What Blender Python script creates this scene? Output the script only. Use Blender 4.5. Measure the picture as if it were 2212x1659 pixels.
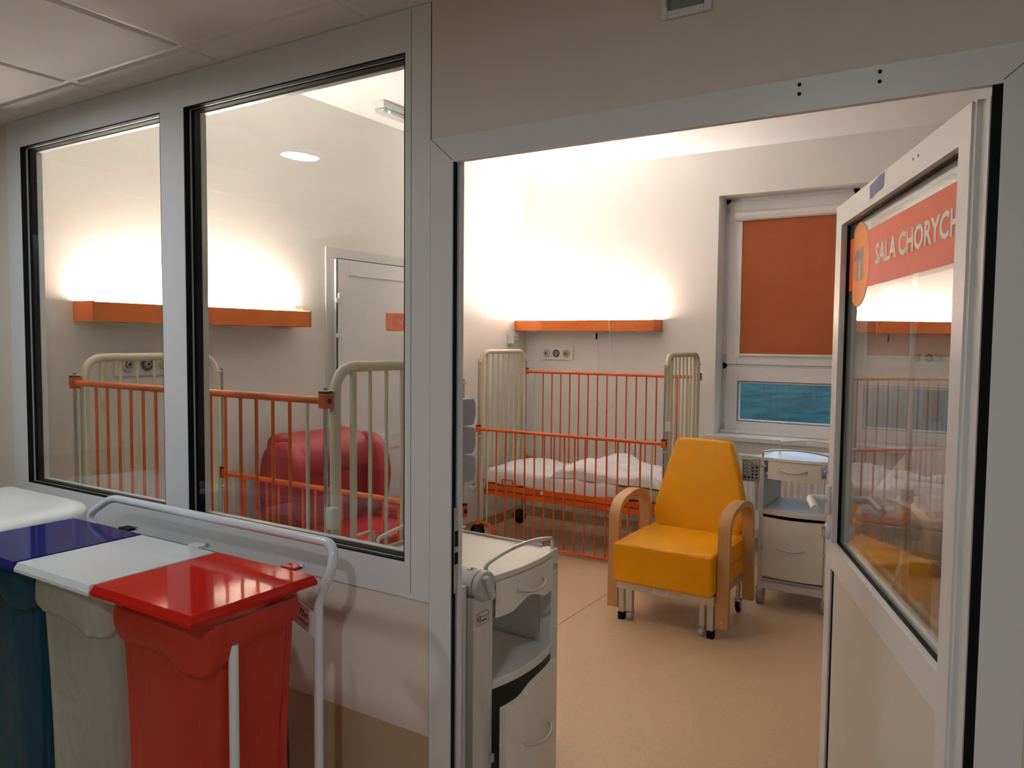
import bpy, bmesh, math, random
from mathutils import Vector, Matrix, noise
random.seed(7)
for o in list(bpy.data.objects): bpy.data.objects.remove(o)
SC = bpy.context.scene
COL = SC.collection
# ---------------------------------------------------------------- camera
FPX, YAW, PITCH, ROLL = 1666.5, .5633, -.0567, .0093
cam = bpy.data.cameras.new('camera'); camo = bpy.data.objects.new('camera', cam); COL.objects.link(camo)
fw = Vector((-math.sin(YAW)*math.cos(PITCH), math.cos(YAW)*math.cos(PITCH), math.sin(PITCH)))
ri = Vector((math.cos(YAW), math.sin(YAW), 0)); up = ri.cross(fw)
c_, s_ = math.cos(ROLL), math.sin(ROLL)
r2, u2 = ri*c_+up*s_, up*c_-ri*s_
m = Matrix((r2, u2, -fw)).transposed().to_4x4(); m.translation = (0, 0, 1.6)
camo.matrix_world = m
cam.sensor_fit = 'HORIZONTAL'; cam.sensor_width = 36; cam.lens = FPX/2212*36; cam.clip_start = .02; cam.clip_end = 300
SC.camera = camo
# ---------------------------------------------------------------- world, exposure
w = bpy.data.worlds.new('dusk'); SC.world = w; w.use_nodes = True
bg = w.node_tree.nodes['Background']; bg.inputs[0].default_value = (.36, .58, .86, 1); bg.inputs[1].default_value = .72
SC.view_settings.view_transform = 'Standard'; SC.view_settings.look = 'None'
SC.view_settings.exposure = 1.35; SC.view_settings.gamma = 1; SC.view_settings.use_curve_mapping = False
BED_LAMP, DOWNLIGHT = 48.0, 122.0
LAMP_COL = (1, .95, .88); DOWN_COL = (.86, .94, 1)

# ---------------------------------------------------------------- materials
def mat(name, col, rough=.5, metal=0, var=.04, scale=8, bump=0, bscale=120, spec=.5, coat=0, sheen=0):
    M = bpy.data.materials.new(name); M.use_nodes = True
    nt = M.node_tree; b = nt.nodes['Principled BSDF']
    b.inputs['Roughness'].default_value = rough; b.inputs['Metallic'].default_value = metal
    b.inputs['Specular IOR Level'].default_value = spec; b.inputs['Coat Weight'].default_value = coat
    b.inputs['Sheen Weight'].default_value = sheen
    tc = nt.nodes.new('ShaderNodeTexCoord')
    n = nt.nodes.new('ShaderNodeTexNoise'); n.inputs['Scale'].default_value = scale; n.inputs['Detail'].default_value = 4
    nt.links.new(tc.outputs['Object'], n.inputs['Vector'])
    r = nt.nodes.new('ShaderNodeValToRGB'); r.color_ramp.elements[0].position = .3; r.color_ramp.elements[1].position = .7
    r.color_ramp.elements[0].color = tuple(c*(1-var) for c in col)+(1,); r.color_ramp.elements[1].color = tuple(min(1, c*(1+var)) for c in col)+(1,)
    nt.links.new(n.outputs['Fac'], r.inputs['Fac']); nt.links.new(r.outputs['Color'], b.inputs['Base Color'])
    if bump:
        n2 = nt.nodes.new('ShaderNodeTexNoise'); n2.inputs['Scale'].default_value = bscale; n2.inputs['Detail'].default_value = 5
        nt.links.new(tc.outputs['Object'], n2.inputs['Vector'])
        bp = nt.nodes.new('ShaderNodeBump'); bp.inputs['Strength'].default_value = bump; bp.inputs['Distance'].default_value = .004
        nt.links.new(n2.outputs['Fac'], bp.inputs['Height']); nt.links.new(bp.outputs['Normal'], b.inputs['Normal'])
    return M
def emat(name, col, strength):
    M = bpy.data.materials.new(name); M.use_nodes = True; b = M.node_tree.nodes['Principled BSDF']
    b.inputs['Base Color'].default_value = (*col, 1); b.inputs['Emission Color'].default_value = (*col, 1); b.inputs['Emission Strength'].default_value = strength
    return M
def glassmat(name, tint=(.97, .985, .98), ior=1.42, boost=1.0):
    M = bpy.data.materials.new(name); M.use_nodes = True; nt = M.node_tree
    for n in list(nt.nodes): nt.nodes.remove(n)
    out = nt.nodes.new('ShaderNodeOutputMaterial'); mx = nt.nodes.new('ShaderNodeMixShader')
    t = nt.nodes.new('ShaderNodeBsdfTransparent'); t.inputs[0].default_value = (*tint, 1)
    g = nt.nodes.new('ShaderNodeBsdfGlossy'); g.inputs['Roughness'].default_value = 0.0
    # Schlick reflectance, the same from both faces of the pane
    ge = nt.nodes.new('ShaderNodeNewGeometry'); dt = nt.nodes.new('ShaderNodeVectorMath'); dt.operation = 'DOT_PRODUCT'
    nt.links.new(ge.outputs['Normal'], dt.inputs[0]); nt.links.new(ge.outputs['Incoming'], dt.inputs[1])
    def mth(op, a, b=None):
        n = nt.nodes.new('ShaderNodeMath'); n.operation = op
        for i, q in enumerate((a, b)):
            if q is None: continue
            if isinstance(q, (int, float)): n.inputs[i].default_value = q
            else: nt.links.new(q, n.inputs[i])
        return n.outputs[0]
    f0 = ((ior-1)/(ior+1))**2
    fac = mth('ADD', mth('MULTIPLY', mth('POWER', mth('SUBTRACT', 1.0, mth('ABSOLUTE', dt.outputs['Value'])), 5.0), 1-f0), f0)
    nt.links.new(fac, mx.inputs[0]); nt.links.new(t.outputs[0], mx.inputs[1]); nt.links.new(g.outputs[0], mx.inputs[2])
    nt.links.new(mx.outputs[0], out.inputs[0]); return M
def filmmat(name, col, transp=.25, transl=.45, rough=.25):
    M = bpy.data.materials.new(name); M.use_nodes = True; nt = M.node_tree
    b = nt.nodes['Principled BSDF']; out = nt.nodes['Material Output']
    b.inputs['Base Color'].default_value = (*col, 1); b.inputs['Roughness'].default_value = rough
    tl = nt.nodes.new('ShaderNodeBsdfTranslucent'); tl.inputs[0].default_value = (*col, 1)
    tp = nt.nodes.new('ShaderNodeBsdfTransparent'); tp.inputs[0].default_value = (*[.3+.7*c for c in col], 1)
    m1 = nt.nodes.new('ShaderNodeMixShader'); m1.inputs[0].default_value = transl
    m2 = nt.nodes.new('ShaderNodeMixShader'); m2.inputs[0].default_value = transp
    nt.links.new(b.outputs[0], m1.inputs[1]); nt.links.new(tl.outputs[0], m1.inputs[2])
    nt.links.new(m1.outputs[0], m2.inputs[1]); nt.links.new(tp.outputs[0], m2.inputs[2]); nt.links.new(m2.outputs[0], out.inputs[0])
    tc = nt.nodes.new('ShaderNodeTexCoord'); n2 = nt.nodes.new('ShaderNodeTexNoise'); n2.inputs['Scale'].default_value = 7; n2.inputs['Detail'].default_value = 5; n2.inputs['Distortion'].default_value = 1.2
    mp = nt.nodes.new('ShaderNodeMapping'); mp.inputs['Scale'].default_value = (1, 1, .55)
    nt.links.new(tc.outputs['Object'], mp.inputs[0]); nt.links.new(mp.outputs[0], n2.inputs['Vector'])
    bp = nt.nodes.new('ShaderNodeBump'); bp.inputs['Strength'].default_value = .7; bp.inputs['Distance'].default_value = .03
    nt.links.new(n2.outputs['Fac'], bp.inputs['Height']); nt.links.new(bp.outputs['Normal'], b.inputs['Normal'])
    return M
def paintline(name, c_up, c_lo, z, rough=.55):
    M = mat(name, c_up, rough, var=.02, scale=3, bump=.05, bscale=220); nt = M.node_tree; b = nt.nodes['Principled BSDF']
    lk = b.inputs['Base Color'].links[0]; src = lk.from_socket
    tc = nt.nodes.new('ShaderNodeTexCoord'); sp = nt.nodes.new('ShaderNodeSeparateXYZ'); nt.links.new(tc.outputs['Object'], sp.inputs[0])
    gt = nt.nodes.new('ShaderNodeMath'); gt.operation = 'GREATER_THAN'; gt.inputs[1].default_value = z; nt.links.new(sp.outputs[2], gt.inputs[0])
    mx = nt.nodes.new('ShaderNodeMixRGB'); mx.inputs[1].default_value = (*c_lo, 1); nt.links.new(gt.outputs[0], mx.inputs[0]); nt.links.new(src, mx.inputs[2])
    nt.links.new(mx.outputs[0], b.inputs['Base Color']); return M
def woodmat(name, a, b_):
    M = mat(name, a, .35, var=.0); nt = M.node_tree; b = nt.nodes['Principled BSDF']
    tc = nt.nodes.new('ShaderNodeTexCoord'); mp = nt.nodes.new('ShaderNodeMapping'); mp.inputs['Scale'].default_value = (40, 3, 3)
    n = nt.nodes.new('ShaderNodeTexNoise'); n.inputs['Scale'].default_value = 3; n.inputs['Detail'].default_value = 6
    r = nt.nodes.new('ShaderNodeValToRGB'); r.color_ramp.elements[0].color = (*a, 1); r.color_ramp.elements[1].color = (*b_, 1)
    nt.links.new(tc.outputs['Object'], mp.inputs[0]); nt.links.new(mp.outputs[0], n.inputs['Vector']); nt.links.new(n.outputs['Fac'], r.inputs['Fac'])
    nt.links.new(r.outputs['Color'], b.inputs['Base Color']); return M
WALL = mat('wall_paint', (.90, .875, .835), .6, var=.015, scale=2, bump=.06, bscale=250)
CWALL = paintline('corridor_paint', (.74, .665, .57), (.52, .39, .24), .558)
CEIL = mat('ceiling_paint', (.93, .925, .915), .7, var=.01, scale=2)
TILE = mat('ceiling_tile_face', (.76, .73, .69), .85, var=.03, scale=5, bump=.12, bscale=300)
GRID = mat('ceiling_grid', (.80, .78, .74), .5, var=.01)
FLOOR = mat('vinyl_floor', (.68, .47, .29), .42, var=.05, scale=60, bump=.05, bscale=300)
SEAM = mat('vinyl_seam', (.42, .26, .13), .5)
COVE = mat('vinyl_cove', (.56, .38, .23), .45)
ALU = mat('white_coated_profile', (.76, .76, .76), .35, var=.015, scale=3)
PVC = mat('white_plastic_profile', (.92, .92, .92), .3, var=.01)
DOORW = mat('white_door_coating', (.84, .86, .87), .35, var=.01)
BLACK = mat('black_rubber', (.008, .008, .008), .6, spec=.12)
DGREY = mat('dark_grey_rubber', (.05, .05, .055), .6, spec=.2)
GLASS = glassmat('clear_glass'); GLASS2 = glassmat('clear_window_glass', (.93, .97, .96))
ORANGE = mat('orange_enamel', (.72, .115, .012), .35, var=.03)
LORANGE = mat('orange_lamp_coating', (.70, .16, .018), .45, var=.03, scale=4)
CREAM = mat('cream_enamel', (.70, .63, .45), .32, var=.02)
CHROME = mat('chrome', (.62, .62, .62), .18, 1)
STEEL = mat('brushed_steel', (.55, .55, .55), .35, 1)
ALUM = mat('satin_aluminium', (.66, .66, .65), .38, .85)
LINEN = mat('white_linen', (.86, .84, .84), .85, var=.02, bump=.1, bscale=400, sheen=.2)
FOAM = mat('beige_mattress_cover', (.62, .50, .30), .55, var=.03)
CRMAT = mat('cream_mattress_cover', (.78, .73, .60), .5, var=.02)
YELLOW = mat('yellow_leatherette', (.88, .37, .004), .42, var=.04, scale=6, bump=.12, bscale=260, spec=.28)
RED = mat('red_leatherette', (.42, .030, .042), .42, var=.05, scale=6, bump=.1, bscale=260)
DRED = mat('dark_red_leatherette', (.22, .018, .024), .45, var=.05)
BEECH = woodmat('bent_beech', (.66, .36, .15), (.56, .28, .10))
CABG = mat('grey_white_laminate', (.78, .77, .75), .42, var=.02)
CABC = mat('cream_laminate', (.89, .84, .75), .42, var=.02)
CABT = mat('cream_worktop', (.86, .82, .72), .16, var=.02)
PLW = mat('white_plastic', (.78, .78, .77), .32, var=.01)
PLG = mat('grey_plastic', (.45, .44, .45), .4, var=.02)
PLLG = mat('light_grey_plastic', (.62, .61, .60), .4, var=.02)
LIDB = mat('blue_lid_enamel', (.022, .02, .15), .08, var=.03, spec=.1)
LIDW = mat('white_lid_enamel', (.74, .76, .78), .08, var=.01, spec=.3)
LIDR = mat('red_lid_enamel', (.60, .018, .010), .08, var=.03, spec=.14)
TUBEW = mat('white_tube_enamel', (.76, .77, .80), .18, var=.01, coat=.3)
BAGR = filmmat('red_bag_film', (.85, .12, .075), .22, .5, .14)
BAGW = filmmat('clear_white_bag_film', (.80, .83, .76), .30, .5, .14)
BAGB = filmmat('blue_bag_film', (.025, .15, .23), .16, .45, .14)
BLIND = mat('orange_blind_fabric', (.46, .115, .030), .8, var=.05, scale=5, bump=.1, bscale=500)
SIGNR = mat('salmon_sign_film', (.84, .155, .06), .5, spec=.2)
SIGNO = mat('orange_sign_film', (.88, .28, .02), .5, spec=.2)
SIGNW = mat('white_print', (.85, .82, .72), .5)
SIGNG = mat('grey_print', (.16, .14, .09), .5)
TAPE = mat('blue_tape', (.08, .07, .24), .5)
STONE = mat('stone_sill', (.84, .80, .75), .4, var=.08, scale=30)
INK = mat('black_ink', (.03, .03, .03), .5)
REDINK = mat('red_ink', (.5, .03, .03), .5)
CABLE = mat('white_cable', (.80, .78, .74), .4)
GRASS = mat('grass', (.042, .098, .078), .95, var=.0, spec=.1)
_nt = GRASS.node_tree; _b = _nt.nodes['Principled BSDF']
_tc = _nt.nodes.new('ShaderNodeTexCoord'); _mp = _nt.nodes.new('ShaderNodeMapping'); _mp.inputs['Scale'].default_value = (.5, .22, 1)
_n1 = _nt.nodes.new('ShaderNodeTexNoise'); _n1.inputs['Scale'].default_value = 2.2; _n1.inputs['Detail'].default_value = 9; _n1.inputs['Roughness'].default_value = .7
_r1 = _nt.nodes.new('ShaderNodeValToRGB'); _r1.color_ramp.elements[0].position = .33; _r1.color_ramp.elements[0].color = (.016, .032, .036, 1); _r1.color_ramp.elements[1].position = .62; _r1.color_ramp.elements[1].color = (.052, .118, .092, 1)
_nt.links.new(_tc.outputs['Object'], _mp.inputs[0]); _nt.links.new(_mp.outputs[0], _n1.inputs['Vector']); _nt.links.new(_n1.outputs['Fac'], _r1.inputs['Fac']); _nt.links.new(_r1.outputs['Color'], _b.inputs['Base Color'])
BARK = mat('bark', (.10, .075, .06), .9, var=.2)
DARKIN = mat('dark_interior', (.03, .028, .025), .7)
LAMPE = emat('fluorescent_tube', LAMP_COL, BED_LAMP)
DOWNE = emat('downlight_lens', DOWN_COL, DOWNLIGHT)
LEDG = emat('green_led', (.1, 1, .45), 4)

# ---------------------------------------------------------------- mesh builder
class MB:
    def __init__(s): s.v = []; s.f = []
    def box(s, x0, x1, y0, y1, z0, z1):
        n = len(s.v)
        s.v += [(x, y, z) for z in (z0, z1) for y in (y0, y1) for x in (x0, x1)]
        s.f += [tuple(n+i for i in q) for q in ((0, 2, 3, 1), (4, 5, 7, 6), (0, 1, 5, 4), (2, 6, 7, 3), (0, 4, 6, 2), (1, 3, 7, 5))]
        return s
    def tube(s, pts, r, n=10, closed=False, cap=True):
        P = [Vector(p) for p in pts]; k = len(P); base = len(s.v); T = []
        for i in range(k):
            a = P[i-1] if (i or closed) else P[i]; b = P[(i+1) % k] if (i < k-1 or closed) else P[i]
            T.append((b-a).normalized())
        t = T[0]; ref = Vector((0, 0, 1)) if abs(t.z) < .9 else Vector((1, 0, 0))
        u = t.cross(ref).normalized(); rr = r if isinstance(r, (list, tuple)) else [r]*k
        for i in range(k):
            t = T[i]; u = (u-t*u.dot(t)).normalized(); w_ = t.cross(u)
            for j in range(n):
                a = 2*math.pi*j/n; s.v.append(tuple(P[i]+(u*math.cos(a)+w_*math.sin(a))*rr[i]))
        for i in range(k if closed else k-1):
            for j in range(n):
                a = base+i*n+j; b = base+i*n+(j+1) % n; c = base+((i+1) % k)*n+(j+1) % n; d = base+((i+1) % k)*n+j
                s.f.append((a, b, c, d))
        if cap and not closed:
            s.f.append(tuple(base+j for j in reversed(range(n)))); s.f.append(tuple(base+(k-1)*n+j for j in range(n)))
        return s
    def cyl(s, a, b, r, n=16): return s.tube([a, b], r, n)
    def prism(s, poly, axis, a, b):
        n = len(s.v); k = len(poly)
        def mk(p, h): return {'x': (h, p[0], p[1]), 'y': (p[0], h, p[1]), 'z': (p[0], p[1], h)}[axis]
        s.v += [mk(p, a) for p in poly]+[mk(p, b) for p in poly]
        s.f.append(tuple(n+i for i in reversed(range(k)))); s.f.append(tuple(n+k+i for i in range(k)))
        for i in range(k): s.f.append((n+i, n+(i+1) % k, n+k+(i+1) % k, n+k+i))
        return s
    def strip(s, la, lb):
        n = len(s.v); k = len(la); s.v += [tuple(p) for p in la]+[tuple(p) for p in lb]
        for i in range(k-1): s.f.append((n+i, n+i+1, n+k+i+1, n+k+i))
        return s
    def loft(s, rings, closed=True, cap0=False, cap1=False):
        n = len(s.v); k = len(rings[0])
        for r in rings: s.v += [tuple(p) for p in r]
        for i in range(len(rings)-1):
            for j in range(k if closed else k-1):
                s.f.append((n+i*k+j, n+i*k+(j+1) % k, n+(i+1)*k+(j+1) % k, n+(i+1)*k+j))
        if cap0: s.f.append(tuple(n+j for j in reversed(range(k))))
        if cap1: s.f.append(tuple(n+(len(rings)-1)*k+j for j in range(k)))
        return s
    def build(s, name, M, parent=None, bevel=0, seg=2, smooth=True, subdiv=0, ang=40, xf=None, soft=False):
        me = bpy.data.meshes.new(name)
        v = s.v if xf is None else [tuple(xf @ Vector(p)) for p in s.v]
        me.from_pydata(v, [], s.f); me.update()
        bm = bmesh.new(); bm.from_mesh(me); bmesh.ops.recalc_face_normals(bm, faces=bm.faces)
        if bevel:
            e = [x for x in bm.edges if len(x.link_faces) == 2 and x.calc_face_angle(0) > math.radians(30)]
            bmesh.ops.bevel(bm, geom=e, offset=bevel, segments=seg, profile=.5, affect='EDGES', clamp_overlap=True)
        if subdiv: bmesh.ops.subdivide_edges(bm, edges=bm.edges, cuts=subdiv, use_grid_fill=True)
        bm.to_mesh(me); bm.free()
        if smooth:
            for p in me.polygons: p.use_smooth = True
            if bevel and not soft:      # face-weighted normals keep the large faces flat
                N = [Vector() for _ in me.vertices]
                for p in me.polygons:
                    w_ = p.normal*(p.area**1.5)
                    for i in p.vertices: N[i] += w_
                me.normals_split_custom_set_from_vertices([n.normalized() if n.length > 1e-20 else Vector((0, 0, 1)) for n in N])
            else: me.set_sharp_from_angle(angle=math.radians(ang))
        me.materials.append(M)
        o = bpy.data.objects.new(name, me); COL.objects.link(o)
        if parent: o.parent = parent
        return o
def fillet(pts, r, seg=6):
    P = [Vector(p) for p in pts]; out = [P[0]]
    for i in range(1, len(P)-1):
        a, b, c = P[i-1], P[i], P[i+1]; d1 = (a-b); d2 = (c-b); rr = min(r, d1.length*.49, d2.length*.49)
        p0 = b+d1.normalized()*rr; p1 = b+d2.normalized()*rr
        for k in range(seg+1):
            t = k/seg; out.append(p0*(1-t)**2+b*2*t*(1-t)+p1*t*t)
    out.append(P[-1]); return out
def rrect(hx, hy, r, seg=5, cx=0, cy=0):
    o = []
    for (sx, sy, a0) in ((1, 1, 0), (-1, 1, 90), (-1, -1, 180), (1, -1, 270)):
        for k in range(seg+1):
            a = math.radians(a0+90*k/seg); o.append((cx+sx*(hx-r)+r*math.cos(a), cy+sy*(hy-r)+r*math.sin(a)))
    return o
def bx(*a): return MB().box(*a)
def tag(o, label=None, cat=None, group=None, kind=None):
    if label: o['label'] = label
    if cat: o['category'] = cat
    if group: o['group'] = group
    if kind: o['kind'] = kind
    return o
def thing(name, label, cat, loc=(0, 0, 0), rz=0, group=None):
    o = bpy.data.objects.new(name, None); COL.objects.link(o); o.location = loc; o.rotation_euler = (0, 0, rz); o.empty_display_size = .1
    return tag(o, label, cat, group)
def struct(name, mb, M, label=None, cat=None, **k):
    o = mb.build(name, M, **k); return tag(o, label, cat, None, 'structure')
def text(name, body, size, M, parent, xf, sx=1, depth=.0006, align='LEFT', bold=0):
    cu = bpy.data.curves.new(name, 'FONT'); cu.body = body; cu.size = size; cu.extrude = depth; cu.align_x = align; cu.resolution_u = 3; cu.offset = bold
    ob = bpy.data.objects.new(name, cu); COL.objects.link(ob)
    me = bpy.data.meshes.new_from_object(ob.evaluated_get(bpy.context.evaluated_depsgraph_get()))
    bpy.data.objects.remove(ob); bpy.data.curves.remove(cu)
    me.transform(xf @ Matrix.Diagonal((sx, 1, 1, 1))); me.materials.clear(); me.materials.append(M); me.name = name
    o = bpy.data.objects.new(name, me); COL.objects.link(o); o.parent = parent; return o
def frame_xf(origin, xdir, ydir):
    x = Vector(xdir).normalized(); y = Vector(ydir).normalized(); z = x.cross(y)
    M = Matrix((x, y, z)).transposed().to_4x4(); M.translation = origin; return M

# ---------------------------------------------------------------- room shell
A, B, CZ, KZ = 3.66, 6.0, 3.085, 2.44      # left wall, far wall, room ceiling, corridor ceiling
FY, IY = 1.55, 1.64                        # corridor and room face of the partition wall
RX = 1.7
struct('floor', bx(-7, 5, -1.6, B+.3, -.1, 0), FLOOR, 'tan speckled vinyl floor of the room and corridor', 'floor')
struct('ceiling', bx(-A-.1, RX+.1, IY-.02, B+.3, CZ, CZ+.1), CEIL, 'smooth white ceiling above the hospital room', 'ceiling')
struct('wall_left', bx(-A-.15, -A, IY, B+.25, 0, CZ), WALL, 'cream painted wall with the bathroom door', 'wall')
WX0, WX1, WZ0, WZ1 = -1.895, .03, .865, 2.738
mb = MB(); mb.box(-A, WX0, B, B+.3, 0, CZ); mb.box(WX1, RX, B, B+.3, 0, CZ); mb.box(WX0, WX1, B, B+.3, 0, WZ0); mb.box(WX0, WX1, B, B+.3, WZ1, CZ)
struct('wall_far', mb, WALL, 'cream painted wall with the outside window', 'wall', smooth=False)
struct('wall_right', bx(RX, RX+.15, IY, B+.3, 0, CZ), WALL, 'cream painted wall hidden behind the open door', 'wall')
PX0, PX1, DX0, DX1 = -3.36, -1.225, -1.225, .058
mb = MB(); mb.box(-7, PX0, FY, IY, 0, CZ); mb.box(PX0, PX1, FY+.003, IY, 0, .917); mb.box(PX0, DX0, FY, IY, 2.437, CZ)
mb.box(DX0, DX1, FY, IY, 2.1, CZ); mb.box(DX1, 5, FY, IY, 0, CZ)
struct('wall_front', mb, CWALL, 'corridor wall around the glazed partition and doorway, tan below', 'wall', smooth=False)
struct('wall_corridor_back', bx(-7, 5, -1.6, -1.45, 0, 2.7), CWALL, 'corridor wall facing the glazed partition', 'wall')
struct('wall_corridor_left', bx(-7.1, -7, -1.6, FY, 0, 2.7), CWALL, 'end wall of the corridor past the glazing', 'wall')
mb = MB(); mb.box(5, 5.1, -1.6, FY, 0, .9); mb.box(5, 5.1, -1.6, FY, 2.3, 2.7); mb.box(5, 5.1, -1.6, -1.3, .9, 2.3); mb.box(5, 5.1, 1.3, FY, .9, 2.3)  # unseen opening, added to let cool dusk light onto the door jamb
struct('wall_corridor_right', mb, CWALL, 'end wall of the corridor with an unseen opening added for dusk light', 'wall', smooth=False)
def cove(x0, x1, y0, y1): return bx(x0, x1, y0, y1, 0, .09)
struct('baseboard_left', cove(-A, -A+.008, IY, B), COVE, 'brown vinyl skirting along the bathroom wall', 'baseboard', bevel=.002)
struct('baseboard_far', cove(-A, RX, B-.008, B), COVE, 'brown vinyl skirting below the window', 'baseboard', bevel=.002)
# floor seams (thin welded strips)
mb = MB(); mb.box(-2.05, -2.046, IY, B, 0, .0012)
struct('trim_3', mb, SEAM, 'thin welded seam across the vinyl floor', 'floor seam')
# corridor ceiling: grid and tiles
cg = MB(); gx = [-2.02+.6*k for k in range(-8, 12)]; gy = [1.415-.6*k for k in range(0, 6)]
for x in gx: cg.box(x-.012, x+.012, -1.45, FY, KZ, KZ+.03)
for y in gy: cg.box(-7, 5, y-.012, y+.012, KZ+.0005, KZ+.03)
cg.box(-7, 5, FY-.02, FY, KZ-.0012, KZ+.03)
ceilc = struct('ceiling_corridor', cg, GRID, 'suspended ceiling of square tiles over the corridor', 'ceiling', smooth=False)
DLX = [(-2.737, .665), (-.55, -.32)]  # second position is an added, unseen lamp brightening doorway and room fronts
tile = None; tile2 = None
def mk_tile(w_, d_):
    t = MB(); h = .007
    a = [(-w_/2, -d_/2), (w_/2, -d_/2), (w_/2, d_/2), (-w_/2, d_/2)]
    i = [(p[0]*(1-2*.007/w_), p[1]*(1-2*.007/d_)) for p in a]
    t.loft([[(p[0], p[1], .012) for p in a], [(p[0], p[1], .002) for p in a], [(p[0], p[1], -h) for p in i]], cap0=True, cap1=True); return t
for i, x in enumerate(gx[:-1]):
    if x > 1.2 or x < -4.6: pass
    for j, y in enumerate(gy):
        cx, cy = x+.3, y-.3
        if tile is None: tile = mk_tile(.574, .574).build('ceiling_tile', TILE, ceilc, smooth=False); o = tile
        else: o = bpy.data.objects.new('ceiling_tile', tile.data); COL.objects.link(o); o.parent = ceilc
        o.location = (cx, cy, KZ)
    if tile2 is None: tile2 = mk_tile(.574, .108).build('ceiling_tile', TILE, ceilc, smooth=False); o = tile2
    else: o = bpy.data.objects.new('ceiling_tile', tile2.data); COL.objects.link(o); o.parent = ceilc
    o.location = (x+.3, 1.474, KZ)

# ---------------------------------------------------------------- glazed partition (window_1)
P1 = (-3.255, -2.350, 1.018, 2.332); P2 = (-2.226, -1.310, 1.012, 2.330)
mb = MB(); f0, f1 = FY, FY+.08
mb.box(PX0, P1[0], f0, f1, .917, 2.436); mb.box(P1[1], P2[0], f0, f1, .917, 2.436); mb.box(P2[1], PX1-.001, f0, f1, .917, 2.436)
for p in (P1, P2):
    mb.box(p[0], p[1], f0, f1, p[3], 2.436); mb.box(p[0], p[1], f0, f1, .917, p[2])
win1 = struct('window_1', mb, ALU, 'white framed interior glazing between corridor and room', 'window', smooth=False)
def ring(x0, x1, z0, z1, t, y0, y1):
    return MB().box(x0, x0+t, y0, y1, z0, z1).box(x1-t, x1, y0, y1, z0, z1).box(x0+t, x1-t, y0, y1, z1-t, z1).box(x0+t, x1-t, y0, y1, z0, z0+t)
for p in (P1, P2):
    ring(*p, .004, f0+.001, f0+.018).build('gasket', BLACK, win1, smooth=False)
    ring(*p, .003, f0+.021, f0+.027).build('spacer', PLG, win1, smooth=False)
    ring(*p, .002, f0+.018, f0+.03).build('gasket', BLACK, win1, smooth=False)
    ring(*p, .005, f0+.029, f0+.060).build('gasket', BLACK, win1, smooth=False)
    ring(*p, .008, f0+.058, f0+.078).build('glazing_bead', ALU, win1, smooth=False)
    for y in (f0+.019, f0+.047):
        bx(p[0]+.001, p[1]-.001, y, y+.0015, p[2]+.001, p[3]-.001).build('pane', GLASS, win1, smooth=False)
# cover strip joint lines on the frame
mb = MB(); mb.box(PX1-.0015, PX1+.0005, FY-.0008, FY+.002, 0, 2.436); mb.box(P2[1]+.02, P2[1]+.0208, FY-.0006, FY+.001, .93, 2.43)
mb.build('joint_line', DGREY, win1, smooth=False)

# ---------------------------------------------------------------- door frame
JL, JR, JT = -1.157, -.012, 2.042
mb = MB(); mb.box(DX0, JL, FY-.002, FY+.034, 0, 2.1); mb.box(JR, DX1, FY-.002, FY+.034, 0, 2.1); mb.box(JL, JR, FY-.002, FY+.014, JT-.005, 2.1)
trim1 = struct('trim_1', mb, ALU, 'white coated metal frame of the open doorway', 'door frame', smooth=False)
MB().box(JL, JL+.006, FY+.003, FY+.011, 0, JT).build('seal', BLACK, trim1, smooth=False)
MB().box(JL, JL+.010, FY+.021, FY+.034, 0, JT).build('stop', ALU, trim1, smooth=False)
MB().box(JR-.016, JR, FY+.003, FY+.034, 0, JT).build('seal', BLACK, trim1, smooth=False)
sp = bx(JL, JL+.0075, FY+.0035, FY+.0205, .955, 1.175).build('strike_plate', STEEL, trim1, smooth=False)
for (a, b) in ((1.03, 1.06), (1.075, 1.115)): bx(JL+.0045, JL+.0085, FY+.006, FY+.018, a, b).build('latch_hole', BLACK, sp, smooth=False)
for z in (.965, .985, 1.067, 1.125, 1.16): MB().cyl((JL+.006, FY+.012, z), (JL+.0085, FY+.012, z), .003, 8).build('screw', CHROME, sp)
for x in (-.34, -.2015):
    for z in (2.088, 2.0705): MB().cyl((x, FY-.001, z), (x, FY-.004, z), .0035, 8).build('screw_hole', BLACK, trim1)
mb = MB()
for sx, x in ((1, JL),): mb.tube([(DX0, FY-.0022, 2.1), (JL, FY-.0022, JT)], .0006, 4)
mb.tube([(DX1, FY-.0022, 2.1), (JR, FY-.0022, JT)], .0006, 4); mb.build('mitre_line', DGREY, trim1)

# ---------------------------------------------------------------- entrance door leaf (door_1), local: x along leaf from hinge, y = depth away from camera, z up
HX, HY, LANG = -.059, 1.623, math.radians(110.9)
LW, LT, LH = 1.124, .062, 2.033
def leafthing():
    o = bpy.data.objects.new('door_1', None); COL.objects.link(o); o.location = (HX, HY, 0); o.rotation_euler = (0, 0, LANG)
    return tag(o, 'white framed half-glazed door standing open with a room sign', 'door', None, 'structure')
door1 = leafthing()      # local +y is the hinge-left side (towards the camera), so depth goes to -y
g0, g1, gz0, gz1 = .0585, 1.046, .964, 1.968
pz1 = .884
mb = MB(); y0, y1 = -LT, 0
mb.box(0, g0, y0, y1, .01, LH); mb.box(g1, LW, y0, y1, .01, LH); mb.box(g0, g1, y0, y1, gz1, LH); mb.box(g0, g1, y0, y1, pz1, gz0); mb.box(g0, g1, y0, y1, .01, .12)
mb.build('leaf_frame', ALU, door1, smooth=False)
mb = MB(); mb.box(-.012, 0, -.05, -.004, .01, LH); mb.box(-.048, -.012, -.05, -.012, .01, LH-.005); mb.build('hinge_flange', ALU, door1, smooth=False)
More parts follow.
